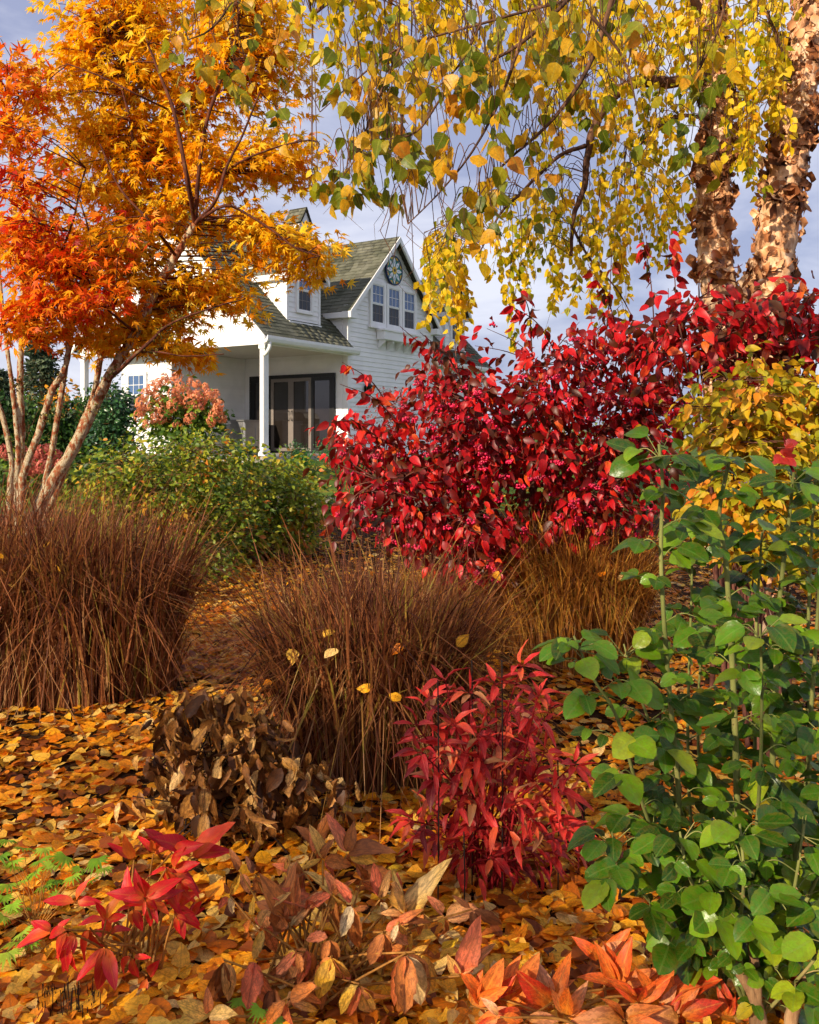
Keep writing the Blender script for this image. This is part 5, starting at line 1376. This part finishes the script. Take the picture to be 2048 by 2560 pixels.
# tall red peony
b = gpt(1205, 2190)
pp = Plant('peony_plant', 'tall bushy peony with red and pinkish leaves right of the middle grass', 'plant', b, 'peony plants in autumn colour')
tips = [(1045, 2090), (1150, 2120), (1230, 2130), (1310, 2110), (1430, 2060), (1450, 2110), (1010, 2040), (1455, 1900), (1020, 1800), (1035, 1870), (1060, 1740), (1075, 1935), (1060, 2010), (1100, 1690), (1125, 1800), (1130, 1890), (1150, 1960), (1170, 1720), (1190, 1830), (1200, 1900), (1215, 1780), (1240, 1860), (1240, 1700), (1262, 1960), (1280, 1760), (1295, 1880), (1310, 1655), (1322, 1830), (1345, 1940), (1355, 1730), (1375, 1870), (1390, 1760), (1400, 1960), (1400, 2040), (1330, 2040), (1260, 2080), (1190, 2060), (1125, 2070), (1100, 1850), (1085, 2080), (1395, 2120), (1440, 1980), (1180, 1980), (1290, 1990), (1225, 1930), (1160, 1870), (1330, 1780), (1270, 1820)]
tb = Tubes()
for k, (x, y) in enumerate(tips):
    t = px(1235 + (x - 1235) * 0.9, y + 12, b[1] - 0.1 + random.uniform(-0.2, 0.22))
    base = b + np.append(RNG.normal(size=2) * 0.06, 0)
    path = stem_path(base, t)
    pp.stem(path, 0.005, 0.0022, M['stalk_red'])
    ax = norm(t - base) * np.array([1.2, 1.2, 0.6]) + np.array([0, -0.25, 0.1])
    pp.fan(t, ax, random.choice((4, 5, 6, 6)), 0.08, 1.05, 0.3, pet=0.012, tubes=tb)
    pp.fan(path[int(len(path) * 0.85)], ax + RNG.normal(size=3) * 0.4, 3, 0.074, 1.1, 0.55, pet=0.045, tubes=tb)
    q = path[int(len(path) * 0.7)]
    pp.fan(q, ax + RNG.normal(size=3) * 0.5, 3, 0.078, 1.1, 0.7, pet=0.05, tubes=tb)
tb.build('petioles', M['stalk_red'], pp.e)
pp.W = [w * 0.84 for w in pp.W]
pp.done(LANCE, M['peony_red'])
# hoop stakes round it
hs = empty('plant_support', b + np.array([0, 0, 0]), 'thin dark wire stakes standing among the red peony leaves', 'plant support')
for x, y0, y1 in ((1180, 1650, 2150), (1395, 1900, 2160), (1255, 1650, 2120), (1095, 1700, 2170), (1160, 2080, 2240)):
    Y = b[1] + random.uniform(-0.28, 0.02)
    X = (x - 1024) / F_PX * Y
    MB().tube([(X - b[0], Y - b[1], -0.02), (X - b[0] + 0.003, Y - b[1], (EYE + (HOR - y0) / F_PX * Y - b[2]) * 0.5), (X - b[0], Y - b[1], EYE + (HOR - y0) / F_PX * Y - b[2])], 0.0024, 6).build('stake', M['black'], hs)

# dried brown plant
b = gpt(560, 2085)
dr = Plant('dried_plant', 'withered brown plant with hanging speckled leaves left of the middle grass', 'plant', b)
tb = Tubes()
for k in range(110):
    x = random.triangular(320, 850, 570); 
    top = 1690 + abs(x - 530) * 0.75
    y = random.uniform(top, 2060)
    t = px(x, y, b[1] + random.uniform(-0.3, 0.1))
    t[2] = max(t[2], 0.06)
    base = b + np.append(RNG.normal(size=2) * 0.09, 0)
    path = stem_path(base, t)
    dr.stem(path, 0.0045, 0.002, M['stalk_dark'])
    for j in range(6):
        d = norm(RNG.normal(size=3) * np.array([0.5, 0.5, 0.15]) + np.array([0, -0.1, -1.0]))
        dr.leaf(t + RNG.normal(size=3) * np.array([0.03, 0.03, 0.015]), d, norm(RNG.normal(size=3) * 0.6 + np.array([0, -1, 0.2])), random.uniform(0.055, 0.11), random.uniform(0.7, 1.3))
    q = path[int(len(path) * 0.6)]
    for j in range(3):
        d = norm(RNG.normal(size=3) * np.array([0.7, 0.7, 0.2]) + np.array([0, -0.2, -0.8]))
        dr.leaf(q + RNG.normal(size=3) * 0.03, d, norm(RNG.normal(size=3) * 0.6 + np.array([0, -1, 0.2])), random.uniform(0.06, 0.1), random.uniform(0.9, 1.5))
dr.done(LANCE[1:3] + WITHER, M['dried'], 300)

def thicken(cl, extra, jx, jy):
    """more clusters of the same kind beside the drawn ones"""
    out = list(cl)
    for _ in range(extra):
        cx, cy, dy, lv = random.choice(cl)
        out.append((cx + random.uniform(-jx, jx), min(2545, cy + random.uniform(-jy * 0.4, jy)), dy + random.uniform(-0.08, 0.08), [(a + random.uniform(-40, 40), l * random.uniform(0.55, 0.95)) for a, l in lv]))
    return out

def hand_cluster(pl, cx, cy, Y, leaves, mat_tb, base=None, size_w=1.0, facing=0.6):
    """leaflets drawn from a centre: (angle from straight up, clockwise, in degrees; length in photo pixels)"""
    c = px(cx, cy, Y)
    for ang, L_ in leaves:
        a = math.radians(ang)
        d = norm(np.array([math.sin(a), random.uniform(-0.55, 0.15), math.cos(a)]))
        nn = norm(np.array([random.uniform(-0.4, 0.4), -facing, 0.75]) + RNG.normal(size=3) * 0.2)
        pl.leaf(c + d * 0.006, d, nn, 0.88 * L_ / F_PX * Y, size_w * random.uniform(0.85, 1.2))
    if base is not None:
        pl.stem(stem_path(base, c), 0.0045, 0.0025, mat_tb)

# crimson peony at the lower left
b = gpt(330, 2420)
cp = Plant('peony_plant', 'low peony with vivid crimson leaves at the lower left', 'plant', b, 'peony plants in autumn colour')
Yc = b[1]
for (cx, cy, dy, lv) in thicken(((478, 2142, 0.05, [(-22, 120), (48, 155), (75, 105)]), (384, 2135, 0.1, [(0, 55), (-30, 60), (38, 62), (62, 60)]), (335, 2150, 0.0, [(-12, 90), (-62, 85)]), (432, 2175, 0.0, [(18, 75), (-70, 60), (70, 80), (105, 85)]), (376, 2252, -0.1, [(-10, 95), (-52, 105), (25, 70), (75, 110), (-95, 60), (110, 60), (180, 70), (150, 60)]),
                         (440, 2190, -0.05, [(105, 80), (200, 70), (150, 40)]), (265, 2300, -0.12, [(-15, 70), (20, 75), (70, 85), (-80, 70)]), (190, 2255, 0.0, [(-80, 85), (20, 65), (75, 60)]), (130, 2330, -0.1, [(-105, 110), (-60, 60), (60, 60)]), (170, 2325, -0.18, [(185, 105), (205, 80), (160, 60), (-100, 70)]), (225, 2320, -0.15, [(195, 90), (165, 80), (210, 60)]),
                         (265, 2365, -0.2, [(215, 110), (180, 115), (160, 110), (200, 70)]), (330, 2390, -0.15, [(225, 80), (90, 60), (170, 60)]), (430, 2270, 0.0, [(60, 85), (120, 75), (95, 60), (20, 60)]), (450, 2290, -0.05, [(110, 60), (160, 55)]), (370, 2440, -0.1, [(200, 80), (30, 60)])), 16, 55, 60):
    hand_cluster(cp, cx, cy, Yc + dy, lv, M['stalk_tan'], b + np.append(RNG.normal(size=2) * 0.04, 0))
cp.done(LANCE, M['peony_crimson'])

# fading peony in the bottom middle
b = gpt(800, 2480)
wp_ = Plant('peony_plant', 'collapsed fading peony with pink-brown and yellow withered leaves, bottom middle', 'plant', b, 'peony plants in autumn colour')
wi = Plant('peony_plant', 'x', 'plant', b) if False else None
for (cx, cy, dy, lv) in thicken(((868, 2135, 0.15, [(-20, 110), (12, 80), (58, 125), (100, 85)]), (790, 2110, 0.2, [(-40, 70), (20, 90), (180, 80)]), (720, 2300, 0.0, [(-22, 150), (-8, 110), (20, 90), (-60, 70)]), (700, 2240, 0.05, [(-150, 80), (150, 90), (20, 70)]), (835, 2240, 0.05, [(-40, 90), (-80, 60), (30, 60), (180, 80)]),
                         (880, 2260, 0.0, [(172, 120), (-30, 70), (205, 80)]), (1010, 2290, 0.05, [(8, 130), (28, 150), (-12, 100), (-60, 60)]), (1110, 2290, 0.0, [(80, 100), (-30, 60), (170, 70)]), (1060, 2280, 0.05, [(170, 70), (200, 60)]), (830, 2390, -0.15, [(180, 130), (165, 135), (200, 120), (150, 90), (215, 100)]), (1040, 2380, -0.15, [(180, 170), (195, 150), (168, 160), (150, 110), (210, 110)]),
                         (770, 2370, -0.1, [(190, 100), (220, 90), (170, 80), (250, 80)]), (960, 2330, -0.05, [(110, 80), (160, 70), (200, 80), (60, 70)]), (640, 2400, -0.1, [(190, 110), (170, 120), (210, 80)]), (600, 2180, 0.1, [(150, 60), (200, 70), (-20, 60)]), (740, 2150, 0.1, [(185, 95), (170, 80), (200, 70)]), (560, 2400, -0.1, [(180, 130), (160, 100), (200, 120)]), (900, 2460, -0.2, [(200, 90), (160, 100), (120, 80), (240, 80)]), (720, 2500, -0.25, [(110, 90), (70, 100), (240, 80), (180, 60)]), (520, 2540, -0.25, [(60, 90), (110, 80), (-60, 90), (0, 60)]), (1150, 2440, -0.2, [(20, 120), (45, 110), (-30, 70)]), (660, 2320, 0.0, [(200, 80), (150, 80)]), (950, 2250, 0.1, [(20, 70), (-10, 80), (160, 60)])), 34, 70, 70):
    hand_cluster(wp_, cx, cy, b[1] + dy, lv, M['stalk_tan'], b + np.append(RNG.normal(size=2) * 0.07, 0), 1.1, 0.8)
wp_.done(WITHER + LANCE[1:3], M['withered'])

# orange peony at the bottom right
b = gpt(1450, 2590)
op = Plant('peony_plant', 'low peony with spotted orange leaves at the bottom right', 'plant', b, 'peony plants in autumn colour')
for (cx, cy, dy, lv) in thicken(((1200, 2510, -0.02, [(22, 170), (-12, 130), (45, 90)]), (1265, 2520, 0.0, [(28, 190), (50, 120), (-30, 90)]), (1380, 2510, 0.0, [(-40, 170), (-20, 120), (-75, 130), (20, 120)]), (1415, 2540, -0.05, [(2, 150), (25, 100), (-30, 80), (80, 90)]), (1545, 2470, 0.05, [(-25, 130), (0, 110), (15, 140), (-60, 100), (60, 120)]), (1640, 2500, 0.0, [(-30, 110), (10, 150), (-60, 120), (40, 110), (66, 190)]), (1560, 2550, -0.08, [(-65, 140), (-20, 90), (50, 100), (80, 110)]), (1700, 2540, -0.05, [(-70, 110), (20, 80), (60, 120), (85, 110)]), (1820, 2540, 0.0, [(0, 80), (-40, 90), (45, 80), (90, 70)]), (1500, 2400, 0.15, [(20, 90), (50, 120), (-40, 80)]), (1310, 2550, -0.1, [(-85, 130), (-50, 90), (85, 100)])), 9, 60, 40):
    hand_cluster(op, cx, cy, b[1] + 0.02 + dy, lv, M['stalk_tan'], b + np.append(RNG.normal(size=2) * 0.07, 0), 0.95, 0.7)
op.done(LANCE, M['peony_orange'])

# cranesbill seedlings
M['geran'] = leaf_mat('cranesbill_leaf', [(0, lin(84, 130, 28)), (0.5, lin(140, 186, 44)), (1, lin(188, 214, 70))], 0.35, 0.5, 0.3, patch=0.3, spot=0.15, spot_col=lin(150, 130, 40))
def cranesbill(label, x, y, pts, size):
    b = gpt(x, y)
    g = Plant('cranesbill', label, 'plant', b, 'cranesbill plants')
    for (cx, cy) in pts:
        c = px(cx, cy, b[1] - random.uniform(-0.12, 0.12)); c[2] = max(c[2], 0.05)
        g.stem(stem_path(b, c), 0.0016, 0.001, M['stalk_tan'], sides=4)
        for _ in range(1):
            g.leaf(c, norm(np.array([random.uniform(-0.6, 0.6), -0.8, random.uniform(-0.3, 0.35)])), norm(np.array([random.uniform(-0.3, 0.3), -0.55, 0.85])), size * random.uniform(0.75, 1.2))
    g.done(GERAN, M['geran'])
cranesbill('bright green cranesbill with lobed leaves at the left edge', 90, 2330, [(20, 2100), (110, 2120), (35, 2165), (165, 2140), (60, 2200), (110, 2215), (180, 2190), (140, 2200), (20, 2210), (85, 2180), (245, 2145), (260, 2170), (10, 2240), (10, 2290), (60, 2290), (40, 2150), (200, 2170), (130, 2160), (60, 2120), (0, 2140), (230, 2200), (30, 2260), (150, 2240), (100, 2150)], 0.044)
cranesbill('small cranesbill with three green leaves below the crimson peony', 50, 2420, [(45, 2370), (80, 2390), (70, 2350), (20, 2380), (55, 2330)], 0.046)
cranesbill('small dark green cranesbill at the bottom edge', 640, 2570, [(600, 2530), (650, 2520), (690, 2540), (560, 2530)], 0.04)

# ------------------------------------------------------------------ green rose
M['rose'] = leaf_mat('rose_leaf', [(0.0, lin(30, 62, 10)), (0.28, lin(56, 100, 14)), (0.6, lin(86, 134, 20)), (0.82, lin(120, 160, 26)), (0.95, lin(164, 178, 36)), (1.0, lin(206, 180, 44))], 0.36, 0.32, 0.45, vein=0.3, vein_col=lin(124, 156, 70), spot=0.22, spot_col=lin(132, 104, 36), patch=0.4, patch_scale=2.4, edge=0.3, edge_col=lin(130, 92, 40), bump=0.8)
M['rose_cane'] = bark_mat('rose_cane', [(0.3, lin(84, 92, 44)), (0.55, lin(130, 132, 72)), (0.7, lin(160, 140, 90))], 10, 0.3, 0.2)
M['rose_wood'] = bark_mat('rose_wood', [(0.3, lin(70, 50, 34)), (0.5, lin(138, 104, 72)), (0.7, lin(186, 152, 112))], 18, 0.3, 0.8)
M['rose_young'] = leaf_mat('rose_leaf_young', [(0.0, lin(170, 40, 44)), (0.6, lin(222, 80, 70)), (1.0, lin(236, 130, 70))], 0.4, 0.35, 0.4, patch=0.2)
b = gpt(1850, 2540)
ro = Plant('rose_bush', 'tall rose bush with large green leaves at the right front', 'shrub', b)
YR = b[1]
canes = [([(1760, 2500), (1715, 2150), (1695, 1950), (1668, 1660), (1653, 1400), (1657, 1220), (1648, 1110)], 0.0085, -0.15), ([(1870, 2500), (1850, 2150), (1836, 1770), (1827, 1587), (1815, 1405), (1799, 1283), (1828, 1130)], 0.010, -0.05), ([(1920, 2520), (1932, 1900), (1945, 1567), (1960, 1400), (1973, 1303), (1985, 1180)], 0.009, 0.1),
         ([(1780, 2480), (1680, 2200), (1600, 1990), (1545, 1800), (1480, 1690), (1435, 1590)], 0.006, -0.3), ([(1700, 2200), (1640, 1850), (1585, 1700), (1560, 1610)], 0.005, -0.1), ([(1960, 2520), (2000, 2100), (2030, 1750), (2050, 1450), (2060, 1250)], 0.008, 0.0), ([(1850, 2500), (1880, 2200), (1900, 1950), (1905, 1720), (1900, 1560)], 0.006, -0.3),
         ([(1830, 2500), (1770, 2300), (1720, 2180), (1700, 2080)], 0.006, -0.35), ([(1900, 2520), (1960, 2350), (1990, 2200), (2010, 2060)], 0.006, -0.3), ([(1800, 2480), (1620, 2250), (1545, 2150), (1530, 2080)], 0.004, -0.25), ([(1860, 2500), (1850, 2350), (1860, 2200), (1850, 2060)], 0.006, -0.4), ([(1900, 2500), (2020, 2420), (2080, 2330)], 0.005, -0.35), ([(1940, 2500), (1960, 2100), (1930, 1850), (1985, 1650)], 0.006, 0.2), ([(1830, 2500), (1760, 2100), (1745, 1800), (1760, 1560)], 0.006, 0.25), ([(1900, 2500), (1880, 2000), (1890, 1600), (1905, 1330)], 0.007, 0.3), ([(1950, 2500), (2010, 2000), (2020, 1600), (2030, 1330), (2040, 1180)], 0.007, 0.25), ([(1950, 2500), (2040, 2200), (2060, 1980), (2050, 1800)], 0.006, -0.2), ([(1850, 2500), (1740, 2150), (1720, 1850), (1730, 1450), (1725, 1300)], 0.006, 0.2)]
tb, pk = Tubes(), MB()
young = []
for pts, r0, dy in canes:
    Wp = []
    for k, (x, y) in enumerate(pts):
        f = k / (len(pts) - 1)
        Wp.append(px(x, y, YR + dy * min(1, f * 1.6)))
    start = np.array([b[0] + random.uniform(-0.05, 0.05), YR + random.uniform(-0.04, 0.04), -0.01])
    path = spline([start] + Wp[1:], 8)
    ro.stem(path, r0, r0 * 0.45, M['rose_cane'], 'cane', 8)
    seg = np.linalg.norm(np.diff(path, axis=0), axis=1); L_ = seg.sum()
    cum = np.append(0, np.cumsum(seg))
    m = int(L_ / 0.057)
    for k in range(m):
        sd = cum[-1] * (0.16 + 0.84 * (k + random.random() * 0.5) / m)
        i = min(len(path) - 2, int(np.searchsorted(cum, sd)))
        p = path[i]; tg = norm(path[i + 1] - path[max(0, i - 1)])
        a = k * 2.4 + random.random()
        out = norm(np.array([math.cos(a), math.sin(a) * 0.9 - 0.25, 0.25]) + tg * 0.15)
        PL = random.uniform(0.055, 0.10)
        mid = p + out * PL * 0.55 + np.array([0, 0, 0.012]); end = p + out * PL + np.array([0, 0, -0.006])
        tb.add(spline([p, mid, end], 3), np.linspace(0.0019, 0.0011, 7), 4)
        side = norm(np.cross(out, np.array([0, 0, 1.0])))
        nn = norm(np.array([0, -0.45, 0.9]) + out * 0.25 + RNG.normal(size=3) * 0.28)
        S0 = random.choice((0.04, 0.048, 0.056, 0.066, 0.08)) * random.uniform(0.9, 1.1)
        ro.leaf(end, norm(out + np.array([0, 0, -0.55]) + RNG.normal(size=3) * 0.2), nn, S0 * 1.12, random.uniform(0.85, 1.1))
        for sgn in (-1, 1):
            for fpos, kk in (((0.95, 1.0), (0.55, 0.85)) if random.random() < 0.55 else ((0.9, 1.0),)):
                q = p + (end - p) * fpos + np.array([0, 0, 0.006])
                ro.leaf(q, norm(side * sgn + out * 0.45 + np.array([0, 0, -0.4]) + RNG.normal(size=3) * 0.2), norm(nn + side * sgn * -0.15), S0 * kk * random.uniform(0.85, 1.1), random.uniform(0.85, 1.1))
    tipn = path[-1]
    for k in range(7):
        a = k * 0.9 + random.random() * 0.5
        o_ = norm(np.array([math.cos(a), math.sin(a) * 0.8 - 0.35, random.uniform(-0.1, 0.5)]))
        pl_ = random.uniform(0.02, 0.055)
        q = tipn + o_ * pl_ - np.array([0, 0, random.uniform(0, 0.05)])
        tb.add([tipn - np.array([0, 0, 0.03]), q], 0.0013, 4)
        ro.leaf(q, norm(o_ + np.array([0, 0, -0.45])), norm(np.array([0, -0.5, 0.85]) + RNG.normal(size=3) * 0.25), random.uniform(0.055, 0.088), random.uniform(0.85, 1.1))
    for k in range(int(L_ / 0.05)):
        i = random.randrange(2, len(path) - 1); a = random.random() * 6.28
        o_ = np.array([math.cos(a), math.sin(a), -0.2]); r = r0 * 0.8
        q = path[i] + o_ * r * 0.8
        s_ = norm(np.cross(o_, np.array([0, 0, 1.0]))) * 0.0015
        pk.add([q - s_, q + s_, q + np.array([0, 0, 0.004]), q + o_ * 0.006], [(0, 1, 3), (1, 2, 3), (2, 0, 3)])
tb.build('leaf_stalks', M['rose_cane'], ro.e)
pk.V = [tuple(np.array(v) - np.array(ro.e.location)) for v in pk.V]
o = pk.build('prickles', M['rose_wood'], ro.e); o['kind'] = 'stuff'
ro.done(ROSE, M['rose'], 300)
for pts in ([(1905, 2555), (1880, 2480), (1835, 2410), (1815, 2370)], [(1975, 2555), (2000, 2480), (2040, 2430), (2060, 2380)], [(1890, 2550), (1890, 2440), (1880, 2360)]):
    path = spline([px(x, y, YR - 0.15) for x, y in pts], 6)
    path[0][2] = -0.02
    ro.stem(path, 0.017, 0.011, M['rose_wood'], 'woody_base', 9)
# young red shoot on top of one cane
c = px(1965, 1150, YR + 0.1)
yl = Plant('rose_shoot', 'x', 'x', b) if False else None
P, D = [], []
for k in range(9):
    P.append(c + np.array([random.uniform(-0.01, 0.01), 0, random.uniform(-0.02, 0.05)])); D.append(norm(np.array([random.uniform(-1, 1), -0.5, random.uniform(-0.3, 0.7)])))
scatter(ro.e, ROSE, np.array(P), np.array(D), rand_dir(9) * 0.4 + np.array([0, -0.6, 0.7]), RNG.uniform(0.03, 0.05, 9), M['rose_young'], 9)
ro.stem(spline([px(1985, 1180, YR + 0.1), px(1972, 1150, YR + 0.1), px(1960, 1090, YR + 0.1)], 4), 0.004, 0.002, M['stalk_red'], 'young_shoot')

# ------------------------------------------------------------------ leaf litter
n = 30000
Y = 2.05 + (RNG.random(n) ** 1.6) * 9.5
X = (RNG.random(n) - 0.5) * 2 * (0.52 * Y + 0.25)
extra = 2600
Y2 = 11 + RNG.random(extra) * 7; X2 = (RNG.random(extra) - 0.5) * 14
Y3 = 5.6 + RNG.random(5200) * 6.5; X3 = -0.215 * Y3 + RNG.normal(size=5200) * 0.42       # drift along the path
X, Y = np.concatenate([X, X2, X3]), np.concatenate([Y, Y2, Y3])
n = len(X)
P = np.stack([X, Y, ground_z(X, Y) + 0.004 + RNG.random(n) ** 2 * 0.035], -1)
ang = RNG.random(n) * 2 * np.pi
D = np.stack([np.cos(ang), np.sin(ang), RNG.normal(size=n) * 0.16], -1)
N = norm(np.stack([RNG.normal(size=n) * 0.17, RNG.normal(size=n) * 0.17, np.ones(n)], -1))
scatter(ground, LITTER, P, D, N, RNG.uniform(0.04, 0.09, n), M['litter'], 300, rest='leaf_litter')
# thin dark stubble and sticks
tb = Tubes()
for k in range(60):
    q = gpt(random.uniform(100, 260), random.uniform(2500, 2556))
    tb.add([q, q + np.array([random.uniform(-0.01, 0.01), 0, random.uniform(0.03, 0.08)])], 0.0016, 4)
for k in range(70):
    q = gpt(random.uniform(-50, 2050), random.uniform(1700, 2540)); a = random.random() * 6.28; L_ = random.uniform(0.06, 0.2)
    tb.add([q + np.array([0, 0, 0.012]), q + np.array([math.cos(a) * L_, math.sin(a) * L_, random.uniform(0.012, 0.04)])], np.array([0.0025, 0.0012]), 4)
o = tb.build('dead_sticks', M['stalk_dark'], ground)
